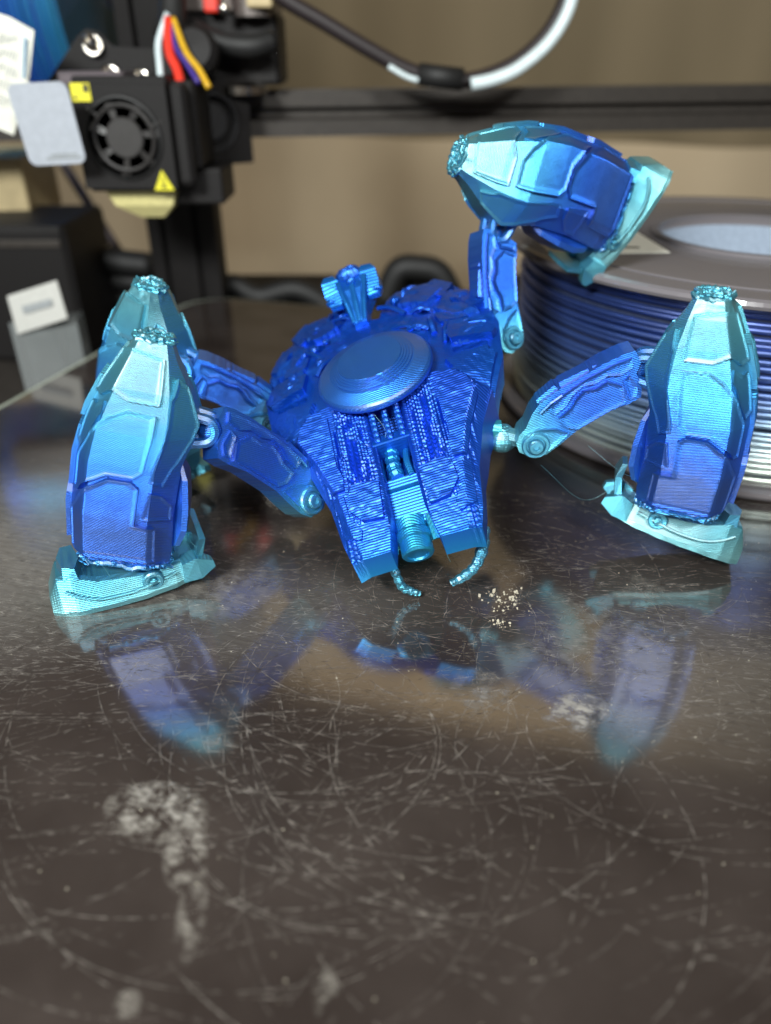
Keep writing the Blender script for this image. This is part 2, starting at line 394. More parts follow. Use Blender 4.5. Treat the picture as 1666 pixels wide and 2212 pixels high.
    t = link('print_bed', me, M=M); setp(t, 'large dark scratched plate with rounded corner, on which the blue walker stands', 'plate')
    # scratches: thin scored lines
    V = []; F = []
    def scratch(cx, cy, r, a0, a1, wd, ex=1.0, gap=.15):
        n = max(6, int(abs(a1 - a0) * r / .12)); n = min(n, 220)
        keep = 0; on = True
        last = None; ph = random.uniform(0, 9)
        for i in range(n + 1):
            a = a0 + (a1 - a0) * i / n
            rr_ = r + .012 * math.sin(a * 9 + ph)
            f = max(0, math.sin(math.pi * i / n)) ** .4 * (1 + .4 * math.sin(i * 1.7 + ph)) * wd
            x, y = cx + math.cos(a) * rr_, cy + math.sin(a) * rr_ * ex
            nx_, ny_ = math.cos(a), math.sin(a)
            V.append((x - nx_ * f, y - ny_ * f, .004)); V.append((x + nx_ * f, y + ny_ * f, .004))
            if i and random.random() > gap:
                k = len(V); F.append((k - 4, k - 3, k - 1, k - 2))
    R = random.Random(21)
    for _ in range(2000):      # short and medium straight-ish scores, mostly sideways
        cx = R.uniform(-14, 14); cy = min(max(R.gauss(16.0, 4.2), 7.5), 30)
        r = R.choice([6, 12, 25, 40]); a = R.gauss(math.pi / 2, .28) + (math.pi if R.random() < .4 else 0)
        ln_ = min(R.expovariate(1 / 1.6) + .3, 7) / r
        scratch(cx - math.cos(a) * r, cy - math.sin(a) * r, r, a - ln_ / 2, a + ln_ / 2, R.uniform(.0014, .0042), gap=R.uniform(.1, .6))
    for _ in range(130):      # big swirls
        cx = R.gauss(.5, 4); cy = R.uniform(9, 19); r = R.uniform(1.2, 6.0)
        a = R.uniform(0, 6.28); sp_ = R.uniform(.6, 3.6)
        scratch(cx, cy, r, a, a + sp_, R.uniform(.0015, .0045), gap=R.uniform(.05, .45))
    for _ in range(26):       # a few deeper long arcs in front
        cx = R.gauss(.5, 2.5); cy = R.uniform(11, 17); r = R.uniform(2, 7)
        a = R.uniform(math.pi * .9, math.pi * 1.6); scratch(cx, cy, r, a, a + R.uniform(.6, 1.9), R.uniform(.003, .0052), gap=R.uniform(.02, .2))
    for _ in range(1100):      # worn patches near the left and right edges
        sd = R.random() < .6
        cx, cy = (R.gauss(-9.5, 2.2), R.gauss(17.5, 2.6)) if sd else (R.gauss(8.5, 2.5), R.gauss(15, 2))
        r = R.choice([8, 15, 30]); a = R.gauss(math.pi / 2 + (.25 if sd else -.15), .22); ln_ = (R.expovariate(1 / .9) + .2) / r
        scratch(cx - math.cos(a) * r, cy - math.sin(a) * r, r, a - ln_ / 2, a + ln_ / 2, R.uniform(.0014, .0042), gap=R.uniform(.1, .6))
    for _ in range(420):      # tiny nicks
        cx = R.uniform(-13, 13); cy = R.uniform(9, 24); r = R.uniform(.2, 3); a = R.uniform(0, 6.28)
        scratch(cx, cy, r, a, a + R.uniform(.05, .4) / r, R.uniform(.0015, .004), gap=.1)
    ms, nt2, p2 = new_mat('scored_line'); p2.inputs['Base Color'].default_value = (.34, .31, .28, 1); p2.inputs['Roughness'].default_value = .35; p2.inputs['Metallic'].default_value = .3
    nzz = N(nt2, 'ShaderNodeTexNoise'); nzz.inputs['Scale'].default_value = 4; tcc = N(nt2, 'ShaderNodeTexCoord'); nt2.links.new(tcc.outputs['Object'], nzz.inputs['Vector'])
    cr2 = N(nt2, 'ShaderNodeValToRGB'); cr2.color_ramp.elements[0].position = .36; cr2.color_ramp.elements[1].position = .68
    cr2.color_ramp.elements[0].color = (.035, .03, .026, 1); cr2.color_ramp.elements[1].color = (.50, .46, .41, 1)
    nt2.links.new(nzz.outputs[0], cr2.inputs[0]); nt2.links.new(cr2.outputs[0], p2.inputs['Base Color'])
    me = mesh('scratches', V, F, ms)
    link('scratches', me, t, M.inverted(), kind='stuff')
    # glue flakes and dust specks
    mb = MB(); R = random.Random(5)
    for (cx, cy, s, k) in ((3.25, 16.75, .5, 60), (3.0, 15.9, .25, 30), (3.6, 17.2, .25, 30), (3.0, 17.2, .12, 20)):
        for _ in range(k):
            x, y = R.gauss(cx, s * .55), R.gauss(cy, s * .55); q = .006 + min(R.expovariate(1 / .012), .05)
            poly = [(x + q * R.uniform(.5, 1.2) * math.cos(a), y + q * R.uniform(.5, 1.2) * math.sin(a)) for a in [i * 1.05 for i in range(6)]]
            mb.prism(poly, .003, .008 + R.uniform(0, q))
    for _ in range(170):
        x, y = R.uniform(-11, 12), R.uniform(6, 26); q = R.uniform(.006, .02)
        poly = [(x + q * math.cos(a), y + q * math.sin(a)) for a in [i * 1.57 for i in range(4)]]
        mb.prism(poly, .003, .012)
    mb.obj('dust_flakes', simple('pale_flakes', (.5, .46, .36), .6), t, M=M.inverted(), kind='stuff')
SMUDGES = [(-4.55, 10.05, 1.15, .75, 1.5, -15), (-3.75, 9.1, .45, .8, 1.3, 10), (-3.4, 7.95, .28, .9, .75, 5), (-4.1, 6.45, .25, .25, .8, 0), (-.95, 6.6, .22, .5, .8, 5),
           (4.35, 12.75, .85, .6, 1.5, 20), (2.3, 13.4, .7, .9, .5, 30), (-3.6, 11.9, .5, .35, .45, 0), (-4.9, 17.2, 2.3, 1.2, .35, 20), (5.2, 15.2, 1.9, 1.6, .30, 10), (7.3, 17.6, .6, .6, .4, 0)]
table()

# ================================================================= BLUE WALKER
O_TOY = Vector((.4, 20, 0))
toy = bpy.data.objects.new('walker_robot', None); COL.objects.link(toy); toy.location = O_TOY
setp(toy, 'glossy blue and teal four-legged toy robot on the scratched plate, one rear leg raised', 'toy robot')
TI = Matrix.Translation(-O_TOY)
def part(name, me, M, parent=toy):
    return link(name, me, parent, TI @ M if parent is toy else M)

# ---- shin: armoured tapering shell, local z from ankle (0) to cap (6.2), x outward
SEC = [(-.12, 1.2, .34, .95, .8, -.5, .82, -1.0, .45), (0.0, 1.5, .40, 1.12, .95, -.55, .98, -1.18, .55), (.4, 1.74, .42, 1.24, 1.06, -.5, 1.08, -1.22, .6),
       (1.5, 1.84, .44, 1.32, 1.12, -.45, 1.16, -1.14, .62), (3.0, 1.80, .42, 1.28, 1.14, -.50, 1.22, -1.20, .62), (3.9, 1.62, .40, 1.14, 1.10, -.68, 1.24, -1.50, .60),
       (4.3, 1.52, .38, 1.05, 1.04, -.70, 1.17, -1.55, .55), (5.0, 1.22, .34, .82, .90, -.66, .98, -1.22, .48), (5.75, .80, .3, .52, .66, -.52, .70, -.74, .36), (6.2, .50, .24, .36, .45, -.40, .47, -.52, .26)]
SEC = np.array(SEC)
def shin_sec(z):
    k = [np.interp(z, SEC[:, 0], SEC[:, i]) for i in range(1, 9)]
    xo, w1, x1, w2, x2, w3, x3, w4 = k; zero = np.zeros_like(z)
    return .91 * np.stack([xo, xo, x1, x2, x3, x3]), .91 * np.stack([zero, w1, w2, w3, w4, zero])
def shin_pt(c, z, side=1):
    X, Y = shin_sec(z); i = np.clip(np.floor(c).astype(int), 0, 4); f = c - i; a = np.arange(len(c))
    x = X[i, a] * (1 - f) + X[i + 1, a] * f; y = Y[i, a] * (1 - f) + Y[i + 1, a] * f
    return np.stack([x, y * side, z], 1)
def shin_off(c, z, d, side=1):
    """point offset outward by d"""
    c = np.clip(c, 0, 5); e = .12
    p = shin_pt(c, z, side)
    t = shin_pt(np.clip(c + e, 0, 5), z, side) - shin_pt(np.clip(c - e, 0, 5), z, side)
    v = shin_pt(c, z + .15, side) - shin_pt(c, z - .15, side)
    n = np.cross(t, v) * side; n /= np.linalg.norm(n, axis=1)[:, None] + 1e-9
    return p + n * (np.asarray(d).reshape(-1, 1) if np.ndim(d) else d)
def h_shin(z): return np.interp(z, [-.2, .35, 1.0, 2.2, 3.6, 4.6, 5.6, 6.4], [.62, .86, .98, .74, .46, .3, .17, .12])
def shin_shell():
    nz = 150; zs = np.linspace(-.12, 6.2, nz); cs = np.concatenate([np.linspace(i, i + 1, 17 if i in (2,) else 11)[:-1] for i in range(5)] + [[5.0]])
    V = []; m = None
    for z in zs:
        zz = np.full(len(cs), z); a = shin_pt(cs, zz, 1); b = shin_pt(cs[1:-1][::-1], zz[1:-1], -1)
        ring = np.vstack([a, b]); m = len(ring); V.append(ring)
    V = np.vstack(V)
    # shallow recessed seams + printed roughness
    ctr = V.copy(); ctr[:, 2] = 0; r = np.linalg.norm(ctr[:, :2], axis=1)[:, None]
    nse = vnoise(V, 1.2, 1) * .004 + vnoise(V, 12, 2) * .0008
    rough_top = np.clip((V[:, 2] - 5.6) / .9, 0, 1) * vnoise(V, 7, 4) * .03
    low = np.clip((.25 - V[:, 2]) / .3, 0, 1) * vnoise(V, 8, 5) * .08
    V[:, :2] += (ctr[:, :2] / (r + 1e-6)) * (nse + rough_top + low)[:, None]
    V[:, 2] += low * .8
    F = []
    for i in range(nz - 1):
        for k in range(m): F.append((i * m + k, i * m + (k + 1) % m, (i + 1) * m + (k + 1) % m, (i + 1) * m + k))
    F.append(tuple(range(m - 1, -1, -1))); F.append(tuple((nz - 1) * m + k for k in range(m)))
    return mesh('shin', V, F, M_silk, h=h_shin(V[:, 2]), lay=V[:, 2] - .25 * V[:, 0])
def shin_plate(poly, t, side):
    def top(c, z):
        p = shin_off(c, z, t + rim(c, z, poly, .06, .035), side); return p + np.stack([vnoise(p, 8, 6)] * 3, 1) * .0006
    def bot(c, z): return shin_off(c, z, -.05, side)
    V, F = patch(poly, .024, .04, top, bot)
    if side < 0: F = [f[::-1] for f in F]
    return mesh('armor_plate', V, F, M_silk, h=h_shin(V[:, 2]) + .02, lay=V[:, 2] - .25 * V[:, 0])
PL = [([(1.35, .25), (1.35, 1.5), (1.75, 1.95), (2.0, 2.3), (2.3, 2.62), (2.66, 2.62), (2.8, 2.45), (2.8, 1.35), (3.2, 1.3), (3.25, .25)], .12),
      ([(1.45, 2.15), (1.45, 3.1), (1.8, 3.7), (2.1, 4.28), (2.35, 4.5), (2.82, 4.46), (2.84, 2.95), (2.7, 2.74), (2.28, 2.74), (1.96, 2.42), (1.7, 2.1)], .12),
      ([(2.93, 2.7), (3.0, 3.9), (3.06, 4.9), (3.5, 5.4), (3.92, 5.2), (3.94, 4.2), (3.7, 3.2), (3.3, 2.5)], .06),
      ([(1.08, 4.75), (1.5, 4.66), (2.0, 4.92), (2.3, 4.72), (2.85, 4.72), (2.9, 5.85), (2.1, 5.98), (1.1, 5.9)], .07),
      ([(1.06, 3.4), (1.2, 4.5), (1.5, 4.42), (1.9, 4.6), (1.97, 4.3), (1.7, 3.75), (1.35, 3.2)], .06),
      ([(2.88, 1.55), (2.95, 2.35), (3.35, 2.25), (3.8, 1.9), (3.85, 1.45)], .05)]
FR = [([(0, .45), (.92, .45), (.92, 1.7), (.6, 2.0), (0, 2.1)], .12), ([(0, 2.3), (.6, 2.2), (.92, 2.0), (.92, 3.7), (0, 3.9)], .09), ([(0, 4.15), (.92, 3.95), (.92, 5.1), (0, 5.3)], .12)]
shin_me = shin_shell()
plate_mes = [shin_plate(p, t, s) for s in (1, -1) for p, t in PL] + [shin_plate(p, t, s) for s in (1, -1) for p, t in FR]
def crown_me():
    mb = MB()
    for q, (rx, ry, z, r) in enumerate(((.50, .40, 6.2, .07), (.47, .36, 6.3, .06), (.3, .22, 6.22, .07))):
        P = []
        for k in range(34):
            a = 2 * math.pi * k / 34; j = 1 + random.uniform(-.09, .09)
            P.append((rx * j * math.cos(a) - .01, ry * j * math.sin(a), z + random.uniform(-.05, .05)))
        mb.tube(P, [r * random.uniform(.7, 1.3) for _ in P], 7, closed=True)
    for k in range(16):
        a = random.uniform(0, 6.28); mb.blob((.36 * math.cos(a), .26 * math.sin(a), 6.2 + random.uniform(0, .1)), random.uniform(.05, .1), n=5, jit=.2)
    return mb.me('knee_crown', M_silk, h=lambda V: np.full(len(V), .2), lay=lambda V: V[:, 2])
def beads_me():
    mb = MB(); P = []; n = 120
    for k in range(n):
        c = 10 * k / n; s = 1 if c <= 5 else -1; cc = c if c <= 5 else 10 - c
        p = shin_pt(np.array([cc]), np.array([.0]), s)[0] * (1.0, 1.0, 1)
        P.append((p[0] * 1.0 + random.uniform(-.03, .03), p[1] + random.uniform(-.03, .03), -.06 + random.uniform(-.05, .05)))
    mb.tube(P, [random.uniform(.03, .085) for _ in P], 6, closed=True)
    for k in range(26):
        p = random.choice(P); mb.blob(p, random.uniform(.05, .1), n=5, jit=.25)
    for k in range(7):
        p = Vector(random.choice(P)); mb.tube(curve_pts([p, p + Vector((random.uniform(-.2, .2), random.uniform(-.1, .1), -.15)), p + Vector((random.uniform(-.3, .3), random.uniform(-.1, .1), -.05))], 5), .022, 5)
    return mb.me('ragged_rim', M_silk, h=lambda V: np.full(len(V), .45), lay=lambda V: V[:, 2])
def guard_me():
    r = lambda x, z, w, t: [(x - t, -w, z), (x - t * .2, -w * 1.05, z), (x + t, -w * .7, z), (x + t, w * .7, z), (x - t * .2, w * 1.05, z), (x - t, w, z)]
    mb = MB(); mb.loft([r(-1.0, 3.0, .3, .1), r(-1.12, 2.6, .5, .18), r(-1.22, 1.8, .6, .2), r(-1.25, 1.1, .58, .2), r(-1.15, .6, .5, .16), r(-1.0, .4, .3, .1)])
    return mb.me('calf_guard', M_silk, h=lambda V: np.interp(V[:, 2], [0, .8, 3], [.35, .7, .9]), lay=lambda V: V[:, 2])
def foot_mes():
    out = []
    def ring(x, wb, wt, zb, zt):
        return [(x, -wb, zb), (x, -wb * 1.02, zb + .16), (x, -wt, zt - .05), (x, -wt * .75, zt), (x, wt * .75, zt), (x, wt, zt - .05), (x, wb * 1.02, zb + .16), (x, wb, zb)]
    mb = MB()
    K = [(-1.85, .3, .25, -.52, -.22), (-1.5, .7, .5, -.72, -.10), (-1.0, .85, .62, -.80, -.12), (0, .95, .72, -.88, -.14), (1.1, .93, .70, -.94, -.02), (1.75, .85, .62, -.98, .22), (2.15, .72, .5, -1.02, .14), (2.42, .55, .4, -1.03, -.45)]
    KK = np.array(K); xs = np.linspace(-1.85, 2.42, 60)
    rr = [ring(x, *[np.interp(x, KK[:, 0], KK[:, i]) for i in range(1, 5)]) for x in xs]
    mb.loft(rr)
    hf = lambda V: np.clip(.10 + .16 * vnoise(V, 1.1, 9) + .1 * (V[:, 2] + .5), .0, .34)
    lf = lambda V: V[:, 2]
    out.append(('foot', mb.me('foot', M_silk, h=hf, lay=lf)))
    mb = MB()   # toe cap, raised lip
    mb.loft([[(1.55, -.66, .1), (1.95, -.58, .1), (2.1, 0, .1), (1.95, .58, .1), (1.55, .66, .1), (1.4, 0, .1)], [(1.6, -.6, .45), (1.9, -.5, .5), (2.02, 0, .52), (1.9, .5, .5), (1.6, .6, .45), (1.45, 0, .4)]])
    out.append(('toe_cap', mb.me('toe_cap', M_silk, h=lambda V: np.full(len(V), .3), lay=lf)))
    for s in (-1, 1):
        mb = MB()   # raised lip along the side
        P = [(1.95, s * .80, -.1), (1.6, s * .90, -.32), (1.1, s * .97, -.48), (.4, s * .98, -.5), (-.3, s * .95, -.4), (-1.0, s * .82, -.3)]
        mb.tube(curve_pts(P, 5), .05, 6); out.append(('side_lip', mb.me('side_lip', M_silk, h=hf, lay=lf)))
        mb = MB()
        Mx = Matrix.Translation((-.35, s * .80, -.32)) @ Matrix.Rotation(math.radians(-90 * s), 4, 'X')
        mb.lathe([(.3, 0), (.3, .14), (.26, .18), (.17, .18), (.17, .1), (.12, .1), (.1, .2), (.02, .22)], 24, Mx)
        out.append(('ankle_pin', mb.me('ankle_pin', M_silk, h=lambda V: np.full(len(V), .25), lay=lf)))
        mb = MB()   # heel spur
        mb.loft([[(-1.2, s * .35, -.7), (-1.2, s * .85, -.72), (-1.2, s * .82, -.1), (-1.2, s * .4, -.05)], [(-1.65, s * .45, -.62), (-1.7, s * .92, -.64), (-1.6, s * .9, .08), (-1.55, s * .45, .12)],
                 [(-2.08, s * .62, -.36), (-2.12, s * .85, -.38), (-2.08, s * .84, -.16), (-2.04, s * .6, -.14)]])
        out.append(('heel_spur', mb.me('heel_spur', M_silk, h=lambda V: np.full(len(V), .22), lay=lf)))
    mb = MB()
    mb.loft([[(-1.5, -.75, -.3), (-1.5, .75, -.3), (-1.75, .7, -.3), (-1.75, -.7, -.3)], [(-1.8, -.7, .55), (-1.8, .7, .55), (-1.98, .62, .5), (-1.98, -.62, .5)], [(-1.75, -.45, .95), (-1.75, .45, .95), (-1.9, .4, .92), (-1.9, -.4, .92)]])
    out.append(('heel_fin', mb.me('heel_fin', M_silk, h=lambda V: np.full(len(V), .24), lay=lf)))
    return out
crown = crown_me(); beads = beads_me(); guard = guard_me(); feet = foot_mes()
def shin(ankle, cap, xh, foot_dir, foot_up=(0, 0, 1), foot_drop=(0, 0, 0), fs=.95, ws=1.0):
    L_ = (Vector(cap) - Vector(ankle)).length; s = L_ / 6.25
    M = frame(ankle, xh, Vector(cap) - Vector(ankle)) @ Matrix.Diagonal((s * ws, s * ws, s, 1))
    o = part('shin', shin_me, M)
    for pm in plate_mes: link('armor_plate', pm, o)
    link('knee_crown', crown, o); link('ragged_rim', beads, o); link('calf_guard', guard, o)
    Mf = frame(Vector(ankle) + Vector(foot_drop), foot_dir, foot_up) @ Matrix.Scale(fs, 4)
    f = part('foot', feet[0][1], Mf)
    for nm, me in feet[1:]: link(nm, me, f)
    return M

# ---- thigh: x from hip (0) to knee (3.6), z up, y thickness
def thigh_parts():
    out = []
    prof = [(-.5, .05), (-.42, .33), (-.18, .52), (.1, .58), (.5, .85), (.85, .98), (1.4, 1.0), (2.1, .92), (2.9, .86), (3.5, .74), (3.78, .62), (3.74, .25), (3.45, .02), (3.42, -.35), (3.2, -.68), (2.8, -.64), (2.3, -.50), (1.2, -.42), (.55, -.5), (.1, -.52), (-.25, -.42)]
    hf = lambda V: np.interp(V[:, 0], [-.5, .2, .9, 1.8, 3.0, 3.8], [.16, .24, .52, .8, .74, .62])
    lf = lambda V: V[:, 2] * .9 + V[:, 0] * .35
    T = .42
    def slab(poly, y0, y1, name, grow=0.0):
        def f(yy):
            def g(U, W):
                P = np.stack([U, np.full(len(U), yy), W], 1); P[:, 1] += (vnoise(P, 9, 12) * .0025 + (rim(U, W, poly, .06, .035) if abs(yy) > T else 0)) * np.sign(yy); return P
            return g
        V, F = patch(poly, .05, .05, f(y1), f(y0))
        return mesh(name, V, F, M_silk, h=hf(V), lay=lf(V))
    # core, rounded by a narrower waist at the edges
    V, F = patch(prof, .05, .05, lambda U, W: np.stack([U, np.full(len(U), -T), W], 1), lambda U, W: np.stack([U, np.full(len(U), T), W], 1))
    out.append(('thigh', mesh('thigh', V, F, M_silk, h=hf(V), lay=lf(V))))
    pa = [(1.0, .30), (1.45, .34), (1.75, .50), (2.05, .56), (2.35, .40), (2.72, .38), (2.98, .0), (2.78, -.5), (2.3, -.42), (1.25, -.34), (1.05, -.1)]
    pb = [(-.36, .0), (-.28, .28), (-.05, .42), (.35, .36), (.78, .05), (1.0, -.32), (.5, -.4), (.05, -.42), (-.25, -.3)]
    pc = [(.95, .72), (1.5, .84), (2.3, .82), (3.1, .70), (3.62, .55), (3.5, .3), (3.1, .3), (2.8, .52), (2.4, .54), (2.1, .70), (1.7, .64), (1.4, .48), (1.0, .45)]
    pd = [(3.08, .1), (3.3, .15), (3.3, -.3), (3.1, -.55), (2.92, -.5)]
    for s in (-1, 1):
        for q, t in ((pa, .09), (pb, .07), (pc, .07), (pd, .05)):
            out.append(('thigh_plate', slab(q if s < 0 else q[::-1], s * (T - .03), s * (T + t), 'thigh_plate')))
        mb = MB(); Mx = Matrix.Translation((.02, s * T, -.02)) @ Matrix.Rotation(math.radians(-90 * s), 4, 'X')
        mb.lathe([(.42, 0), (.42, .10), (.38, .15), (.30, .15), (.27, .09), (.23, .09), (.23, .24), (.19, .28), (.10, .28), (.08, .22), (.03, .22)], 32, Mx)
        out.append(('pivot_boss', mb.me('pivot_boss', M_silk, h=lambda V: np.full(len(V), .27), lay=lambda V: V[:, 2])))
        mb = MB(); P = [(.7, s * (T + .06), .74), (1.1, s * (T + .06), .82), (1.5, s * (T + .06), .82)]
        mb.tube(P, .05, 6); out.append(('edge_rib', mb.me('edge_rib', M_silk, h=hf, lay=lf)))
    # ridge blocks on top
    for a, b, z0, z1 in ((.75, 1.5, .92, 1.13), (1.55, 2.5, .86, 1.08), (2.55, 3.3, .60, .80)):
        mb = MB(); k = (z1 - z0)
        za = np.interp([a, b], [.5, .85, 1.4, 2.1, 2.8, 3.35], [.85, .98, 1.0, .92, .74, .5])
        mb.loft([[(a, -.3, za[0] - .1), (a, .3, za[0] - .1), (a + .06, .24, za[0] + .12), (a + .06, -.24, za[0] + .12)], [(b, -.3, za[1] - .1), (b, .3, za[1] - .1), (b - .03, .24, za[1] + .13), (b - .03, -.24, za[1] + .13)]])
        out.append(('ridge_block', mb.me('ridge_block', M_silk, h=hf, lay=lf)))
    return out
TH = thigh_parts()
def ball_me(name, r, h):
    mb = MB(); mb.blob((0, 0, 0), r, n=12, jit=.02); return mb.me(name, M_silk, h=lambda V: np.full(len(V), h), lay=lambda V: V[:, 2])
def link_me(P, r, name, h):
    mb = MB(); mb.tube(curve_pts(P, 6), r, 8); return mb.me(name, M_silk, h=lambda V: np.full(len(V), h), lay=lambda V: V[:, 2])
knee_ball = ball_me('knee_joint', .33, .6); hip_ball = ball_me('hip_joint', .42, .15)
def thigh(hip, knee, up, toward_body):
    """toward_body: where the hip socket sits on the hull"""
    d = Vector(knee) - Vector(hip); s = d.length / 3.6
    M = frame_xz(hip, d, up) @ Matrix.Scale(s, 4)
    o = part('thigh', TH[0][1], M)
    for nm, me in TH[1:]: link(nm, me, o)
    part('knee_joint', knee_ball, Matrix.Translation(Vector(knee)))
    h_, b_ = Vector(hip), Vector(toward_body)
    dd = (b_ - h_)
    me = link_me([h_ + dd * .25, h_ + dd * .6 + Vector((0, 0, .1)), b_], .26, 'hip_link', .13)
    k = part('hip_link', me, Matrix.Identity(4))
    part('hip_joint', hip_ball, Matrix.Translation(h_ + dd * .55))
    return M

# leg poses measured on the photograph: ankle, cap, outward direction, foot direction
M1 = shin((-6.95, 17.6, 1.2), (-5.66, 18.4, 6.95), (-.99, -.12, .2), (-.92, -.38, -.02), (0, -.05, 1), (.02, .0, -.2), .96)      # front left
M2 = shin((8.16, 18.9, 2.12), (7.92, 18.6, 7.95), (.88, -.46, 0), (.93, -.30, -.24), (.24, .1, 1), (.18, .50, -.52), .92, .95)   # front right
M3 = shin((-8.1, 23.6, 1.05), (-7.03, 23.2, 6.98), (-.9, .42, .1), (-.85, .5, 0), (0, 0, 1))                      # rear left
M4 = shin((7.15, 26.7, 8.35), (2.14, 25.0, 10.3), (.32, .22, .93), (.48, -.05, .85), (-.88, -.3, .42), (-.05, -.1, -.15), .92, 1.13)                # rear right, raised
def knee_on(M, x=-1.5, z=4.0): return M @ Vector((x, 0, z))
for M in (M1, M2, M3, M4):     # small forked link between thigh end and shin
    for s in (-.28, .28):
        me = link_me([(-1.3, s, 4.4), (-1.68, s, 4.32), (-1.84, s, 4.05), (-1.70, s, 3.75), (-1.2, s, 3.6)], .15, 'knee_link', .55)
        part('knee_link', me, M)
thigh((-2.35, 19.0, 1.95), knee_on(M1, -1.72), (-.5, 0, .85), (-1.2, 19.9, 2.2))
thigh((4.10, 19.5, 3.70), knee_on(M2, -1.72), (-.6, 0, .8), (2.7, 20.3, 3.3))
thigh((-3.7, 23.2, 2.6), knee_on(M3, -1.72), (.6, 0, .8), (-2.3, 22.8, 3.0))
thigh((3.85, 24.2, 4.95), knee_on(M4, -1.72, 4.1), (-.85, -.5, 0), (2.6, 23.8, 4.6))

# ---- body: local x right, y forward (to the tips), z up from the hatch disc
nB = Vector((-.32, -.25, .913)).normalized(); cB = Vector((-.37, 21.01, 5.25))
fB = Vector((.152, -.966, -.211)); rB = Vector((.935, .0715, .347))
fB = (fB - rB * .065).normalized(); fB = (fB - nB * fB.dot(nB)).normalized(); rB = (-(nB.cross(fB))).normalized()
BM = Matrix(((rB.x, fB.x, nB.x, cB.x), (rB.y, fB.y, nB.y, cB.y), (rB.z, fB.z, nB.z, cB.z), (0, 0, 0, 1)))
# (x right, y towards the camera, z up is left handed) -> mirror y inside the data instead
BM = Matrix(((rB.x, -fB.x, nB.x, cB.x), (rB.y, -fB.y, nB.y, cB.y), (rB.z, -fB.z, nB.z, cB.z), (0, 0, 0, 1)))
def bx(P): P = np.array(P, dtype=float); P[..., 1] *= -1; return P      # body coords (y forward) to object coords
def bobj(name, V, F, parent, h, lay, mat=None, M=None):
    V = bx(V); F = [tuple(f)[::-1] for f in F]
    me = mesh(name, V, F, mat or M_silk_c, h=h, lay=lay)
    return link(name, me, parent, M if parent is not toy else TI @ BM)
HALF = [(.35, -3.0), (.75, -4.4), (1.25, -5.35), (2.25, -5.25), (3.05, -4.3), (3.62, -2.9), (3.82, -1.6), (3.6, .1), (3.05, 1.4), (2.5, 2.1), (1.7, 1.9), (.5, 1.7)]
HULL = HALF + [(-x, y) for x, y in HALF[::-1]]
def hull_z(X, Y):
    r = np.sqrt((X / 3.8) ** 2 + ((Y + 1.6) / 4.0) ** 2)
    z = -.34 - .95 * np.clip(r - .35, 0, 2) ** 1.5 * 1.35
    z = np.where(Y > .8, z - (Y - .8) * .22, z)
    # neck recess between the prongs
    z = np.where((np.abs(X) < .62) & (Y > .9), z - .5, z)
    return z
def feat(X, Y, poly, h, both=True):
    m = inpoly(X, Y, poly)
    if both: m |= inpoly(-X, Y, poly)
    return m * h
def hull_top(X, Y):
    z = hull_z(X, Y); P = np.stack([X, Y, X * 0], 1)
    # chunky armour shapes, pits and slits in relief
    z = z + feat(X, Y, [(1.0, -3.1), (1.5, -4.6), (2.2, -4.8), (2.5, -3.9), (1.9, -2.9)], .20)
    z = z + feat(X, Y, [(2.05, -2.5), (2.7, -3.8), (3.2, -3.4), (3.35, -2.2), (2.6, -1.9)], .16)
    z = z + feat(X, Y, [(2.2, -1.6), (3.45, -1.75), (3.6, -.9), (2.5, -.6)], .13)
    z = z + feat(X, Y, [(2.0, .15), (3.3, -.35), (3.35, .2), (2.3, .7)], .14)
    z = z - feat(X, Y, [(2.3, -.42), (3.3, -.62), (3.3, -.50), (2.3, -.24)], .30)
    z = z - feat(X, Y, [(1.5, -2.55), (1.75, -2.75), (1.95, -2.45), (1.7, -2.3)], .35)
    z = z - feat(X, Y, [(2.62, -2.95), (2.8, -2.95), (2.85, -2.6), (2.66, -2.6)], .3)
    z = z - feat(X, Y, [(.85, -3.3), (1.0, -3.5), (1.1, -3.2)], .3)
    rough = np.clip((-Y - .2) / 1.5, .25, 1)
    z = z + vnoise(P, 1.4, 21) * .10 * rough + vnoise(P, 3.2, 22) * .05 * rough + vnoise(P, 7, 23) * .012 * rough + vnoise(P, 16, 24) * .003
    # stepped layers on the shallow faces
    z = z + 0
    return np.stack([X, Y, z], 1)
def hull_bot(X, Y):
    r = np.clip(np.sqrt((X / 3.8) ** 2 + ((Y + 1.6) / 4.2) ** 2), 0, 1)
    z = hull_z(X, Y); k = np.clip(1 - r, 0, 1)
    return np.stack([X * (1 - .05), Y, np.minimum(z - .95, -1.9) - .5 * k ** .5], 1)
V, F = patch(HULL, .05, .05, hull_top, hull_bot)
F = F
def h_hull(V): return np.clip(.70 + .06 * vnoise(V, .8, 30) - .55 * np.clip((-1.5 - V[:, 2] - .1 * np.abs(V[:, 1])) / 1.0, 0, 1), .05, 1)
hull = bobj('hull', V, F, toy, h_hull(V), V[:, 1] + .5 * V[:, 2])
def hull_plate(poly, t, name='hull_plate', tilt=(0, 0)):
    for s in (1, -1):
        pp = [(x * s, y) for x, y in poly]
        cx = sum(p[0] for p in pp) / len(pp); cy = sum(p[1] for p in pp) / len(pp)
        def top(X, Y):
            P = np.stack([X, Y, hull_z(X, Y) + t + (X - cx) * tilt[0] * s + (Y - cy) * tilt[1]], 1); P[:, 2] += vnoise(P, 8, 33) * .02; return P
        def bot(X, Y): return np.stack([X, Y, hull_z(X, Y) - .3], 1)
        V, F = patch(pp, .06, .06, top, bot)
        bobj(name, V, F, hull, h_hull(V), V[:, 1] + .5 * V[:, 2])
hull_plate([(1.9, .75), (3.15, -.15), (3.45, .05), (2.95, 1.3), (2.3, 1.55), (1.6, 1.2)], .17, tilt=(-.05, -.06))
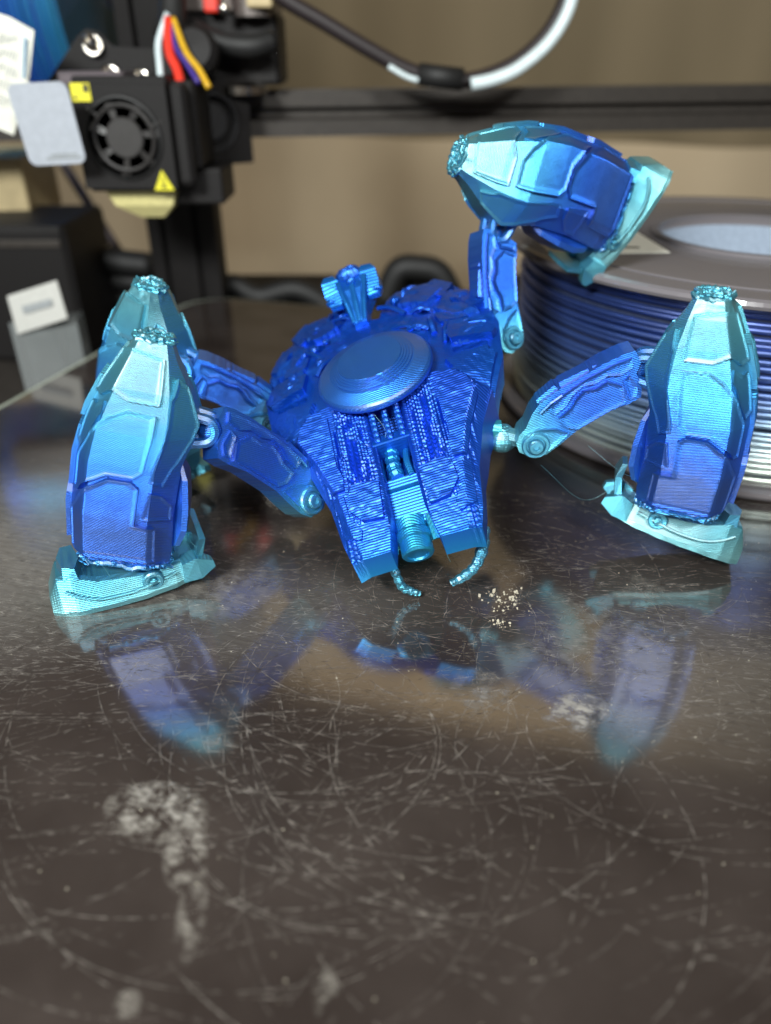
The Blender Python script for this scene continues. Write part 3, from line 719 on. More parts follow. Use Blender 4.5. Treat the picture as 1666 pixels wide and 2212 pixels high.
hull_plate([(2.15, -1.25), (3.45, -1.5), (3.66, -.95), (3.5, -.72), (2.3, -.62)], .22, tilt=(.05, .05))
hull_plate([(1.55, -3.7), (2.3, -4.9), (2.85, -4.3), (2.45, -3.3)], .2, tilt=(0, -.08))
hull_plate([(2.75, -3.5), (3.2, -3.75), (3.6, -2.7), (3.1, -2.3)], .16)
hull_plate([(2.05, -2.1), (2.9, -2.2), (3.0, -1.75), (2.15, -1.6)], .14)
# rear pipes, knobs and cable bits between the plates
R = random.Random(3)
for _ in range(46):
    mb = MB()
    s = R.choice((-1, 1)); x = s * R.uniform(.7, 3.2); y = R.uniform(-4.9, -.9)
    if math.hypot(x, y) < 1.95: continue
    if not inpoly(np.array([x]), np.array([y]), [(a * .9, b * .9) for a, b in HULL])[0]: continue
    z = float(hull_z(np.array([x]), np.array([y]))[0]) + .12
    if R.random() < .5: mb.blob((x, y, z), R.uniform(.08, .2), (1, 1, .8), n=6, jit=.12)
    else:
        a = R.uniform(0, 3.14); l = R.uniform(.2, .6)
        mb.tube(curve_pts([(x - l * math.cos(a), y - l * math.sin(a), z - .08), (x, y, z + .05), (x + l * math.cos(a), y + l * math.sin(a), z - .08)], 4), R.uniform(.05, .1), 6)
    bobj('hull_fitting', mb.V, mb.F, hull, np.full(len(mb.V), .68), np.array(mb.V)[:, 1])

# prongs
PR = [(.46, 1.0), (.44, 3.0), (.46, 4.2), (.68, 5.2), (1.75, 5.22), (1.92, 4.6), (2.1, 3.5), (2.5, 2.35), (3.02, 1.45), (2.5, .9), (1.5, .7)]
def prong_z(X, Y):
    a = np.abs(X)
    z = -.42 - (Y - .9) * .385
    out = np.interp(Y, [.9, 1.45, 2.35, 3.5, 4.6, 5.2], [2.6, 3.0, 2.5, 2.1, 1.92, 1.78])
    d = out - a
    z = z - np.interp(Y, [1, 3, 5.2], [.40, .36, .12]) * np.clip(1 - d / .36, 0, 1)
    inn = .46; z = z - .10 * np.clip(1 - (a - inn) / .10, 0, 1)
    return z
PRF = [([(.75, 1.2), (.78, 3.0), (.88, 3.3), (.98, 3.3), (.98, 1.2)], .07), ([(1.06, 1.3), (1.06, 3.1), (1.15, 3.1), (1.15, 1.3)], .06), ([(1.22, 1.3), (1.22, 2.8), (1.32, 3.2), (1.4, 3.0), (1.4, 1.4)], .07)]
def prong(side):
    def top(X, Y):
        z = prong_z(X, Y); P = np.stack([X, Y, z * 0], 1); a = np.abs(X)
        for pl_, hh in PRF: z = z + inpoly(a, Y, pl_) * hh
        z = z - inpoly(a, Y, [(1.48, 1.5), (1.54, 1.5), (1.56, 2.8), (1.5, 2.8)]) * .1
        z = z + vnoise(P, 3, 41) * .01 + vnoise(P, 11, 42) * .006
        rg = np.clip(1 - np.abs(a - 1.0) / .55, 0, 1) * (Y < 4.3) + np.clip(1 - np.abs(a - np.interp(Y, [1, 2.35, 3.5, 5.2], [2.6, 2.2, 1.85, 1.6])) / .2, 0, 1) * .7
        z = z + .024 * np.clip(rg * 1.6, 0, 1) * np.sign(np.sin(2 * math.pi * (a + .05 * vnoise(P, 1.6, 45)) / .17)) + .011 * np.clip(rg * 2, 0, 1) * np.sin(Y * 2 * math.pi / .12 + 2 * vnoise(P, 4, 46)) * (1 + vnoise(P, 3, 47))
        return np.stack([X, Y, z], 1)
    def bot(X, Y): return np.stack([X * .98, Y + np.interp(Y, [4.8, 5.2], [0, .2]), prong_z(X, Y) - np.interp(Y, [1, 3, 5.2], [1.4, 1.05, .52])], 1)
    pp = [(x * side, y) for x, y in PR]
    V, F = patch(pp, .04, .04, top, bot)
    hf = lambda V: np.interp(V[:, 1], [1, 3.2, 4.4, 5.15, 5.4], [.78, .76, .72, .62, .42]) + .05 * vnoise(V, 1.3, 31)
    o = bobj('prong', V, F, toy, hf(V), V[:, 1] + .4 * V[:, 2])
    def plate(poly, t):
        q = [(x * side, y) for x, y in poly]
        def tp(X, Y):
            P = np.stack([X, Y, prong_z(X, Y) + t], 1); P[:, 2] += vnoise(P, 7, 44) * .015; return P
        V, F = patch(q, .045, .045, tp, lambda X, Y: np.stack([X, Y, prong_z(X, Y) - .15], 1))
        bobj('prong_plate', V, F, o, hf(V), V[:, 1] + .4 * V[:, 2])
    plate([(1.62, 1.1), (1.62, 2.6), (1.5, 2.95), (1.55, 3.3), (1.9, 3.3), (2.2, 2.5), (2.62, 1.7), (2.4, 1.05)], .09)
    plate([(.56, 3.35), (1.3, 3.25), (1.48, 3.6), (1.5, 3.95), (1.2, 4.3), (.64, 4.35)], .13)
    plate([(1.6, 3.45), (1.95, 3.4), (1.8, 4.55), (1.35, 4.75), (1.28, 4.5), (1.56, 4.1)], .07)
prong(-1); prong(1)

# hatch disc
prof = [(0.02, .30), (.98, .30), (1.0, .26), (1.05, .255), (1.06, .22), (1.12, .215), (1.13, .18), (1.19, .175), (1.20, .14), (1.27, .13), (1.28, .09), (1.34, .085), (1.60, .0), (1.72, -.05), (1.78, -.11), (1.80, -.18), (1.79, -.26), (1.70, -.34), (1.45, -.5)]
mb = MB(); mb.lathe([(a * .96, b) for a, b in prof[::-1]], 96)
V = np.array(mb.V); bobj('hatch_disc', V * (1, -1, 1), [f[::-1] for f in mb.F], toy, np.interp(V[:, 2], [-.5, .4], [.72, .6]), V[:, 1] * .8 + V[:, 2] * .2, M_silk)
V = np.array(MB().lathe([(1.30, -.45), (1.34, -.2), (1.45, -.12), (1.62, -.2), (1.7, -.5)], 64, Matrix.Translation((0, 0, -.12))).V)
# neck: bars, cross bar, channel, front plate, nozzle
def simplebody(name, mb, h, parent=None, mat=None):
    V = np.array(mb.V); hh = h(V) if callable(h) else np.full(len(V), h)
    return bobj(name, V, mb.F, parent or toy, hh, V[:, 1] + .5 * V[:, 2], mat)
neck = simplebody('neck_channel', MB().box(-.6, .6, .9, 3.4, -2.6, -1.78), lambda V: np.interp(V[:, 1], [1, 3.5], [.66, .42]))
for x in (-.36, 0, .36):
    simplebody('neck_bar', MB().tube(curve_pts([(x, 1.2, -.5), (x, 1.6, -.68), (x, 2.2, -.98)], 8), [.085 + .02 * (k % 2) for k in range(17)], 8), .66, neck)
simplebody('cross_bar', MB().box(-.56, .56, 1.95, 2.3, -1.7, -.95, .04), .62, neck)
simplebody('cable_duct', MB().tube(curve_pts([(.12, 2.25, -1.4), (.14, 2.7, -1.46), (.1, 3.1, -1.6)], 6), [.2 + .02 * math.sin(k * 2) for k in range(13)], 10).tube(curve_pts([(-.28, 2.25, -1.45), (-.25, 2.7, -1.5), (-.3, 3.1, -1.65)], 6), .1, 8), .42, neck)
for x in (-.55, .42): simplebody('side_rail', MB().box(x, x + .13, 2.4, 3.1, -1.65, -1.4, .02), .5, neck)
mb = MB(); mb.loft([[(-.58, 3.05, -2.4), (.58, 3.05, -2.4), (.58, 3.05, -1.66), (-.58, 3.05, -1.66)], [(-.62, 4.3, -2.8), (.62, 4.3, -2.8), (.62, 4.3, -2.28), (-.62, 4.3, -2.28)]])
simplebody('front_plate', mb, lambda V: np.interp(V[:, 1], [3.1, 4.4], [.62, .48]), neck)
mb = MB(); Mn = Matrix.Translation((.10, 4.05, -2.45)) @ Matrix.Rotation(math.radians(-108), 4, 'X')
mb.lathe([(.50, 0), (.46, .3), (.50, .36), (.50, .55), (.44, .6), (.44, .95), (.40, 1.0), (.30, 1.0), (.28, .94), (.02, .94)][::-1], 40, Mn)
simplebody('nozzle', mb, lambda V: np.full(len(V), .33) + .08 * vnoise(V, 3, 50), neck)
simplebody('side_strut', MB().tube([(-.5, 4.2, -2.2), (-.5, 4.75, -2.6)], [.16, .12], 8), .24, neck)
simplebody('side_strut', MB().tube([(.68, 4.2, -2.2), (.7, 4.9, -2.6)], [.16, .12], 8), .24, neck)
# underbody and hip sockets
mb = MB()
ring = lambda y, wt, wb, zt, zb: [(-wt, y, zt), (wt, y, zt), (wb * 1.1, y, (zt + zb) / 2), (wb, y, zb), (-wb, y, zb), (-wb * 1.1, y, (zt + zb) / 2)]
mb.loft([ring(-4.4, .9, .5, -1.8, -2.2), ring(-3.2, 2.4, 1.2, -1.8, -3.0), ring(-1.0, 2.7, 1.5, -1.9, -3.4), ring(1.0, 2.4, 1.3, -1.7, -3.4), ring(2.6, 1.4, 1.0, -2.0, -3.3), ring(4.3, .9, .7, -2.5, -3.1)])
under = simplebody('underbody', mb, lambda V: .16 + .05 * vnoise(V, 2, 51))
mb = MB(); R = random.Random(9)
for s in (-1, 1):
    for y in (-3.0, 1.6):
        mb.blob((s * 2.35, y, -2.2), .5, (1, 1, .9), n=8, jit=.05).tube([(s * 2.1, y, -2.0), (s * 2.9, y + .1, -2.3)], [.34, .3], 10)
simplebody('hip_socket', mb, .16, under)
mb = MB()
mb.loft([[(2.45, .9, -1.6), (2.62, .9, -1.6), (2.62, 2.0, -1.6), (2.45, 2.0, -1.6)], [(2.3, 1.2, -2.9), (2.5, 1.2, -2.9), (2.5, 1.9, -2.9), (2.3, 1.9, -2.9)]])
simplebody('side_skirt', mb, .14, under)

# tail sensor head: stem, dome and two lobes
_sb = simplebody
def simplebody(name, mb, h, parent=None, mat=None):
    P = np.array(mb.V); P = (P - (.22, -2.9, -.3)) * (1.22, 1.0, 1.12) + (.22, -2.9, -.3)
    P += np.stack([vnoise(P, 3.5, 60), vnoise(P, 3.5, 61), vnoise(P, 3.5, 62)], 1) * .03
    mb.V = [tuple(v) for v in P]; return _sb(name, mb, h, parent, mat)
tl = simplebody('tail_stem', MB().loft([[(.02, -2.8, -.5), (.42, -2.8, -.5), (.36, -2.8, -.2), (.06, -2.8, -.2)], [(-.05, -3.4, -.4), (.5, -3.4, -.4), (.42, -3.4, .05), (.05, -3.4, .05)],
     [(-.22, -4.0, -.35), (.68, -4.0, -.35), (.55, -4.0, .3), (-.08, -4.0, .3)], [(-.34, -4.5, -.4), (.80, -4.5, -.4), (.62, -4.5, .42), (-.16, -4.5, .42)], [(-.2, -4.9, -.3), (.66, -4.9, -.3), (.5, -4.9, .35), (-.06, -4.9, .35)]]), .56)
for x0, x1 in ((.10, -.14), (.24, .22), (.36, .56)):
    simplebody('stem_rib', MB().tube([(x0, -2.85, -.2), (x0 * .6 + x1 * .4, -3.5, .1), (x1, -4.3, .42)], [.06, .08, .08], 8), .52, tl)
simplebody('head_dome', MB().blob((.23, -4.65, .36), .38, (1.0, .8, .85), n=10, jit=.05), .64, tl)
for s in (-1, 1):
    mb = MB(); cx = .23 + s * .52
    mb.loft([[(cx - .16, -3.75, -.1), (cx + .16, -3.75, -.1), (cx + .18, -3.75, .05), (cx - .14, -3.75, .05)], [(cx - .22, -4.15, -.2), (cx + .22, -4.15, -.2), (cx + .24, -4.1, .25), (cx - .2, -4.1, .25)],
             [(cx - .22, -4.6, -.1), (cx + .22, -4.6, -.1), (cx + .24, -4.5, .5), (cx - .2, -4.5, .5)], [(cx - .12, -4.8, .1), (cx + .14, -4.8, .1), (cx + .16, -4.7, .55), (cx - .1, -4.7, .55)]])
    simplebody('head_lobe', mb, .54, tl)

for cx, cy, cz, r_ in ((-.1, -4.3, .3, .14), (.6, -4.35, .3, .13), (.22, -4.2, .42, .12), (-.42, -3.9, .1, .12), (.9, -3.95, .12, .12), (.25, -4.9, .3, .2), (-.3, -4.75, .3, .13), (.8, -4.75, .32, .13)):
    simplebody('head_knob', MB().blob((cx, cy, cz), r_, n=6, jit=.12), .58, tl)
simplebody = _sb

# claws under the nose (world coordinates)
def claw(P, Rr):
    mb = MB(); Q = curve_pts(P, 6); n = len(Q)
    rad = list(np.interp(np.linspace(0, 1, n), np.linspace(0, 1, len(Rr)), Rr) * (1 + .12 * np.sin(np.arange(n) * 1.9)))
    mb.tube(Q, rad, 8)
    for k in range(3, n - 1, 4): mb.blob(Q[k] + Vector((0, -.05, .06)), rad[k] * .8, n=5, jit=.1)
    part('claw', mb.me('claw', M_silk, h=lambda V: np.interp(V[:, 2], [0, 1.5], [.22, .3]), lay=lambda V: V[:, 2]), Matrix.Identity(4))
claw([(.22, 17.3, 1.75), (.14, 17.0, 1.30), (.30, 16.9, .85), (.45, 16.95, .45), (.72, 17.0, .24), (.95, 17.0, .16)], [.17, .16, .12, .13, .11, .08])
claw([(2.62, 17.5, 2.0), (2.58, 17.1, 1.6), (2.42, 16.95, 1.15), (2.15, 16.9, .85), (1.78, 16.85, .62)], [.18, .17, .14, .15, .10])

# fine strands of stringing left by the print
for P in ([(5.6, 19.2, 3.6), (6.6, 18.9, 2.9), (7.4, 19.4, 2.5)], [(4.4, 19.4, 2.9), (5.8, 19.5, 1.7), (7.0, 19.8, 2.2)], [(-5.6, 17.9, 1.6), (-5.2, 17.7, 1.2), (-5.0, 17.9, .8)], [(-.3, 19.5, 4.4), (.0, 19.3, 4.0), (-.1, 19.1, 3.6)],
          [(-7.6, 17.0, 1.1), (-7.2, 16.7, .7), (-6.9, 16.8, .3)], [(1.9, 16.9, 2.2), (1.6, 16.7, 1.8), (1.7, 16.6, 1.5)]):
    part('print_string', MB().tube(curve_pts(P, 8), .0035, 5).me('print_string', M_silk, h=lambda V: np.full(len(V), .1), lay=lambda V: V[:, 2]), Matrix.Identity(4))

# ================================================================= SPOOL ON THE PLATE
TH_ = math.radians(31)
def at(u, v, Y):
    """point of the real place seen at (u, v) of the 1666 x 2212 photograph, at distance Y in front of the camera"""
    x = (u - 833) / 1664; y = (v - 1106) / 1664
    F_ = math.cos(TH_) - y * math.sin(TH_); D_ = math.sin(TH_) + y * math.cos(TH_); t = Y / F_
    return Vector((x * t, Y, 13 - D_ * t))
def thing(name, loc, label, cat, group=None):
    o = bpy.data.objects.new(name, None); COL.objects.link(o); o.location = loc; return setp(o, label, cat, group)
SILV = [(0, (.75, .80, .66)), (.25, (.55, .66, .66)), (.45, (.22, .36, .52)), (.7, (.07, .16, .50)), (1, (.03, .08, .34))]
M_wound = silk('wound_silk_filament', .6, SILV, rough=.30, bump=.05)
M_blue_w = silk('wound_blue_filament', .6, [(0, (.04, .45, .72)), (.4, (.03, .30, .80)), (.7, (.01, .16, .85)), (1, (.05, .5, .75))], rough=.35, bump=.05)
def clear_plastic(name, col, alpha, rough=.12):
    m, nt, p = new_mat(name); p.inputs['Base Color'].default_value = (*col, 1); p.inputs['Roughness'].default_value = rough
    p.inputs['Alpha'].default_value = alpha; p.inputs['IOR'].default_value = 1.6
    tc = N(nt, 'ShaderNodeTexCoord'); nz = N(nt, 'ShaderNodeTexNoise'); nz.inputs['Scale'].default_value = .5; nz.inputs['Detail'].default_value = 4
    nt.links.new(tc.outputs['Object'], nz.inputs['Vector']); bp = N(nt, 'ShaderNodeBump'); bp.inputs['Strength'].default_value = .15; bp.inputs['Distance'].default_value = .1
    nt.links.new(nz.outputs[0], bp.inputs['Height']); nt.links.new(bp.outputs[0], p.inputs['Normal'])
    return m
M_flange = clear_plastic('smoky_clear_plastic', (.19, .175, .185), .80, .13)
M_clear = clear_plastic('clear_acrylic', (.25, .27, .27), .45, .1)
M_tealflange = clear_plastic('teal_tinted_plastic', (.03, .30, .45), .25)
def winding(R, z0, z1, d, n=110):
    V = []; F = []; hs = []; z = z0 + d / 2; k = 0; r = random.Random(4)
    while z < z1 - d / 2 + .01:
        rr = R + r.uniform(-.05, .03); zz = z + r.uniform(-.03, .03); am = r.uniform(.02, .12); rr += r.uniform(-.04, .03); ph = r.uniform(0, 6.28); b = len(V); m = 6
        for i in range(n):
            a = 2 * math.pi * i / n; wz = zz + am * math.sin(a + ph)
            for j in range(m):
                q = -math.pi * .7 + math.pi * 1.4 * j / (m - 1)
                V.append(((rr + d / 2 * math.cos(q)) * math.cos(a), (rr + d / 2 * math.cos(q)) * math.sin(a), wz + d / 2 * math.sin(q)))
                hs.append((zz - z0) / (z1 - z0) + r.uniform(-.015, .015) + .20 * math.sin(a - 1.92))  # sine term puts sheen into the ring colour: bluer left, more silver right
        for i in range(n):
            j2 = (i + 1) % n
            for j in range(m - 1): F.append((b + i * m + j, b + j2 * m + j, b + j2 * m + j + 1, b + i * m + j + 1))
        z += d; k += 1
    return V, F, hs
def spool_lying():
    c = Vector((15, 31.9, .02)); t = thing('filament_spool', c, 'lying clear spool of blue and silver filament with a white sticker, behind the toy robot', 'spool')
    V, F, hs = winding(9.25, .38, 6.25, .215)
    me = mesh('filament_winding', V, F, M_wound, smooth=True, h=hs, lay=np.array(V)[:, 2]); link('filament_winding', me, t)
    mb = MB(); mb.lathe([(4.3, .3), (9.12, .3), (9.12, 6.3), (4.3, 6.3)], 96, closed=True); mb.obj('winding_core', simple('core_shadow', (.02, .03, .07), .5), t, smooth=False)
    for z, nm in ((0, 'flange'), (6.25, 'flange')):
        mb = MB(); mb.lathe([(4.0, z), (9.75, z), (9.95, z + .06), (10.0, z + .17), (9.95, z + .29), (9.8, z + .35), (4.05, z + .35)], 128, closed=True)
        mb.obj(nm, M_flange, t)
    mb = MB(); mb.lathe([(4.0, .3), (4.22, .3), (4.22, 6.3), (4.0, 6.3)], 80, closed=True); mb.obj('hub', simple('pale_hub', (.30, .36, .45), .2), t)
    mb = MB(); mb.lathe([(4.0, 6.6), (4.3, 6.6), (4.3, 6.72), (4.0, 6.72)], 80, closed=True).lathe([(8.6, 6.6), (8.7, 6.6), (8.7, 6.64), (8.6, 6.64)], 100, closed=True)
    mb.obj('rim_ring', M_flange, t)
    mb = MB(); mb.lathe([(.05, .9), (3.95, .9), (3.95, 1.1), (.05, 1.1)], 60, closed=True); mb.obj('hub_web', simple('blue_grey_web', (.16, .22, .38), .15), t)
    q = [(-9.35, 2.2), (-4.9, 3.0), (-4.6, -2.9), (-9.0, -3.2)]
    mb = MB(); mb.prism(q, 6.603, 6.62); s = mb.obj('sticker', M_paper, t)
    mb = MB()
    for (x, y, a, b) in ((-8.2, -2.2, 1.1, .18), (-8.2, -1.7, 1.4, .12), (-6.4, -2.2, .9, .25), (-7.6, .8, .9, .14), (-6.2, .2, .7, .7), (-7.9, -1.2, .8, .1)):
        mb.box(x, x + a, y, y + b, 6.622, 6.626)
    mb.obj('sticker_print', M_blk_print, s)
spool_lying()

# ================================================================= PRINTER BEHIND
# horizontal beam: slotted extrusion
def extrusion(name, p0, p1, wdt, hgt, label, cat):
    p0, p1 = Vector(p0), Vector(p1); d = (p1 - p0); L_ = d.length
    M = frame_xz(p0, d, (0, 0, 1)) if abs(d.normalized().z) < .7 else frame_xz(p0, d, (0, 1, 0))
    t = thing(name, (0, 0, 0), label, cat); t.matrix_basis = M
    W, Hh = wdt / 2, hgt / 2; s = .32; dp = .55
    # profile in (y,z): four faces each with a V slot
    P = [(-W, -Hh), (-s, -Hh), (-s * .6, -Hh + dp), (s * .6, -Hh + dp), (s, -Hh), (W, -Hh), (W, -s), (W - dp, -s * .6), (W - dp, s * .6), (W, s), (W, Hh), (s, Hh), (s * .6, Hh - dp), (-s * .6, Hh - dp), (-s, Hh), (-W, Hh), (-W, s), (-W + dp, s * .6), (-W + dp, -s * .6), (-W, -s)]
    mb = MB(); mb.loft([[(0, y, z) for y, z in P], [(L_, y, z) for y, z in P]]); mb.obj('extrusion', M_alu, t)
    mb = MB(); mb.loft([[(x, y * 1.01, z * 1.01) for y, z in [(-W, -Hh), (W, -Hh), (W, Hh), (-W, Hh)]] for x in (L_, L_ + .2)]); mb.obj('end_cap', M_black, t)
    return t
extrusion('gantry_beam', (-24, 45, 9.95), (46, 52, 10.35), 2.0, 2.2, 'horizontal black slotted aluminium beam crossing the picture behind the raised leg', 'beam')
def column(name, x0, x1, y, label):
    t = thing(name, ((x0 + x1) / 2, y, -3), label, 'post'); wd = x1 - x0; n = 2
    mb = MB(); hw = wd / 2
    xs = [-hw, -hw * .62, -hw * .56, -hw * .40, -hw * .34, hw * .34, hw * .40, hw * .56, hw * .62, hw]
    ys = [0, 0, .5, .5, 0, 0, .5, .5, 0, 0]
    P = [(x, yy) for x, yy in zip(xs, ys)] + [(hw, 2.0), (-hw, 2.0)]
    mb.loft([[(x, yy, 0) for x, yy in P], [(x, yy, 60) for x, yy in P]]); mb.obj('extrusion', M_postblk, t)
    mb = MB(); mb.box(-hw - .4, hw + .4, -.3, 2.4, -.02, .8, .1); mb.obj('foot_plate', M_black, t)
column('printer_post', -13.9, -9.9, 47, 'upright black aluminium post of the printer left of the picture centre')

def ring_plate(mb, hw, r, y0, y1, n=48, cx=0, cz=0):
    """square plate with round hole, in xz plane"""
    sq = []; ci = []
    for k in range(n):
        a = 2 * math.pi * k / n; c, s = math.cos(a), math.sin(a); q = hw / max(abs(c), abs(s)); sq.append((c * q + cx, s * q + cz)); ci.append((c * r + cx, s * r + cz))
    V = [(x, y0, z) for x, z in sq] + [(x, y0, z) for x, z in ci] + [(x, y1, z) for x, z in sq] + [(x, y1, z) for x, z in ci]; F = []
    for k in range(n):
        j = (k + 1) % n; F += [(k, j, n + j, n + k), (3 * n + k, 3 * n + j, 2 * n + j, 2 * n + k), (n + k, n + j, 3 * n + j, 3 * n + k), (2 * n + k, 2 * n + j, j, k)]
    mb.add(V, F)
def print_head():
    base = Vector((-11.65, 38, 7.3)); t = thing('extruder_unit', base, 'black print head with round fan and yellow warning stickers on the beam', 'extruder')
    mb = MB(); mb.box(-2.1, 2.1, .5, 4.4, .0, 4.7, .12); mb.obj('shroud', M_black, t)
    mb = MB(); ring_plate(mb, 2.1, 1.72, 0, .5, cz=2.3); mb.obj('shroud_face', M_black, t)
    mb = MB(); mb.lathe([(1.70, 0), (1.70, .3), (1.6, .34), (1.6, 0)], 48, Matrix.Translation((0, .16, 2.3)) @ Matrix.Rotation(math.radians(90), 4, 'X')); fr = mb.obj('fan_ring', M_dark, t)
    Mf = Matrix.Translation((0, .30, 2.3)) @ Matrix.Rotation(math.radians(90), 4, 'X')
    mb = MB(); mb.lathe([(.02, .26), (.78, .26), (.84, .2), (.84, 0), (.02, 0)][::-1], 36, Mf); mb.obj('fan_hub', simple('fan_grey', (.035, .033, .032), .4), t)
    for k in range(7):
        a = 2 * math.pi * k / 7; mb = MB()
        mb.loft([[(.8, -.25, .02), (.8, .25, .16), (.8, .25, .2), (.8, -.25, .06)], [(1.55, -.40, .0), (1.5, .35, .18), (1.5, .35, .22), (1.55, -.40, .04)]], M=Mf @ Matrix.Rotation(a, 4, 'Z')); mb.obj('fan_blade', simple('fan_grey2', (.03, .028, .027), .4), t)
    mb = MB()
    for a in (20, 140, 260):
        c, s = math.cos(math.radians(a)), math.sin(math.radians(a)); mb.tube([(c * 1.35, .06, 2.3 + s * 1.35), (c * 1.9, .06, 2.3 + s * 1.9)], .09, 6)
    P = [(1.32 * math.cos(x * .2), .05, 2.3 + 1.32 * math.sin(x * .2)) for x in range(32)]; mb.tube(P, .10, 6, closed=True)
    mb.obj('fan_guard', simple('guard_grey', (.026, .024, .023), .45), t)
    # stickers
    mb = MB(); mb.prism([(1.15, .12), (2.05, .12), (1.58, .98)], 0, .02, Matrix(((1, 0, 0, -.1), (0, 0, -1, -.01), (0, 1, 0, .02), (0, 0, 0, 1)))); s = mb.obj('warning_sticker', M_yel, t)
    mb = MB(); Ms = Matrix(((1, 0, 0, -.1), (0, 0, -1, -.035), (0, 1, 0, .02), (0, 0, 0, 1)))
    for z, r in ((.24, .10), (.36, .08), (.48, .06)): mb.prism([(1.6 + r * 1.6 * math.sin(k * 1.05), z + r * .5 * math.cos(k * 1.05) + .02 * (k % 2)) for k in range(6)], 0, .01, Ms)
    mb.prism([(1.56, .56), (1.64, .56), (1.62, .74), (1.58, .74)], 0, .01, Ms); mb.obj('warning_mark', M_blk_print, s)
    mb = MB(); mb.box(-1.98, -1.15, -.03, -.01, 3.75, 4.45); s = mb.obj('warning_sticker', M_yel, t)
    mb = MB(); mb.box(-1.42, -1.2, -.05, -.035, 4.1, 4.4).box(-1.9, -1.75, -.05, -.035, 3.85, 3.95); mb.obj('sticker_mark', M_blk_print, s)
    # duct and blower on the right side
    mb = MB(); mb.box(2.12, 3.15, 1.0, 4.2, .9, 4.5, .15).box(2.12, 2.9, .2, 1.1, .3, 4.4, .2); mb.obj('air_duct', M_black, t)
    Mb = Matrix.Translation((3.2, 4.6, 2.6)) @ Matrix.Rotation(math.radians(35), 4, 'Z')
    mb = MB(); ring_plate(mb, 1.95, 1.35, 0, .6); V = [tuple(Mb @ Vector(v)) for v in mb.V]; m2 = MB(); m2.add(V, mb.F); m2.box(-1.9, 1.9, .6, 1.9, -1.9, 1.9, .1, M=Mb); b = m2.obj('side_blower', M_black, t)
    mb = MB(); mb.lathe([(.02, .2), (.8, .2), (.85, 0), (.02, 0)][::-1], 30, Mb @ Matrix.Translation((0, .5, 0)) @ Matrix.Rotation(math.radians(90), 4, 'X')).lathe([(1.2, 0), (1.3, 0), (1.3, .4), (1.2, .4)], 36, Mb @ Matrix.Translation((0, .45, 0)) @ Matrix.Rotation(math.radians(90), 4, 'X'), closed=True); mb.obj('blower_wheel', simple('blower_grey', (.035, .035, .037), .3), b)
    mb = MB(); mb.box(1.2, 3.9, 1.5, 4.6, -.7, 0.85, .1); mb.obj('lower_bracket', M_black, t)
    # silicone sock
    mb = MB(); mb.loft([[(-1.5, .8, 0), (1.8, .8, 0), (1.8, 3, 0), (-1.5, 3, 0)], [(-1.2, 1, -.7), (1.5, 1, -.7), (1.5, 2.8, -.7), (-1.2, 2.8, -.7)], [(-.2, 1.5, -1.3), (.9, 1.5, -1.3), (.9, 2.4, -1.3), (-.2, 2.4, -1.3)]]); mb.obj('silicone_sock', M_cream, t)
    # bracket plate with chrome screws above
    def W(u, v, Y): return at(u, v, Y) - base
    P = [W(100, 180, 42), W(165, 82, 42), W(185, 62, 42), W(212, 68, 42), (W(245, 100, 42)), W(420, 110, 42), W(420, 192, 42)]
    mb = MB(); q = [(p.x, p.z) for p in P]; mb.prism(q, -42 + 38 - .0, -4.2, Matrix(((1, 0, 0, 0), (0, 0, -1, 0), (0, 1, 0, 0), (0, 0, 0, 1)))); mb.obj('bracket_plate', M_black, t)
    for (u, v, r) in ((200, 97, .32), (238, 163, .32), (305, 168, .25), (346, 173, .22)):
        p = W(u, v, 41.6); mb = MB(); mb.lathe([(r, 0), (r, .3), (r * .8, .5), (r * .45, .6), (r * .4, .35), (.02, .35)], 20, Matrix.Translation(p) @ Matrix.Rotation(math.radians(65), 4, 'X')).lathe([(r * 1.3, -.12), (r * 1.3, 0), (.02, 0)], 20, Matrix.Translation(p) @ Matrix.Rotation(math.radians(75), 4, 'X')); mb.obj('screw', M_steel, t)
    mb = MB(); mb.box(*(lambda a, b: (a.x, b.x, 1.6, 3.4, a.z, a.z + .6))(W(150, 185, 41), W(290, 185, 41)), .1); mb.obj('cross_plate', M_purplish, t)
    # wires
    for P, r, m, nm in (([(350, 190), (345, 140), (343, 90), (362, 30)], .15, M_ww, 'white_wire'), ([(392, 188), (383, 150), (366, 110), (364, 40)], .22, M_red, 'red_wire'),
                        ([(430, 180), (405, 140), (380, 100), (368, 40)], .13, M_pw, 'purple_wire'), ([(452, 190), (430, 150), (402, 112), (374, 40)], .15, M_yw, 'yellow_wire')):
        mb = MB(); mb.tube(curve_pts([W(u, v, 39.5 + .01 * (190 - v)) for u, v in P], 6), r, 10); mb.obj(nm, m, t, smooth=True)
    mb = MB(); mb.tube(curve_pts([W(360, 80, 41.4), W(372, 50, 42), W(372, -60, 43)], 6), .62, 14); mb.obj('cable_sleeve', M_dark, t, smooth=True)
    p = W(430, 120, 42); mb = MB(); mb.lathe([(.02, 0), (.9, 0), (1.05, .2), (1.05, .9), (.8, 1.2), (.02, 1.3)], 30, Matrix.Translation(p) @ Matrix.Rotation(math.radians(75), 4, 'X')); mb.obj('roller', M_black, t)
    p = W(350, 178, 39.4); mb = MB(); mb.lathe([(.45, -.15), (.45, .12), (.3, .2), (.02, .2)], 20, Matrix.Translation(p)); mb.obj('fitting', M_card, t)
print_head()

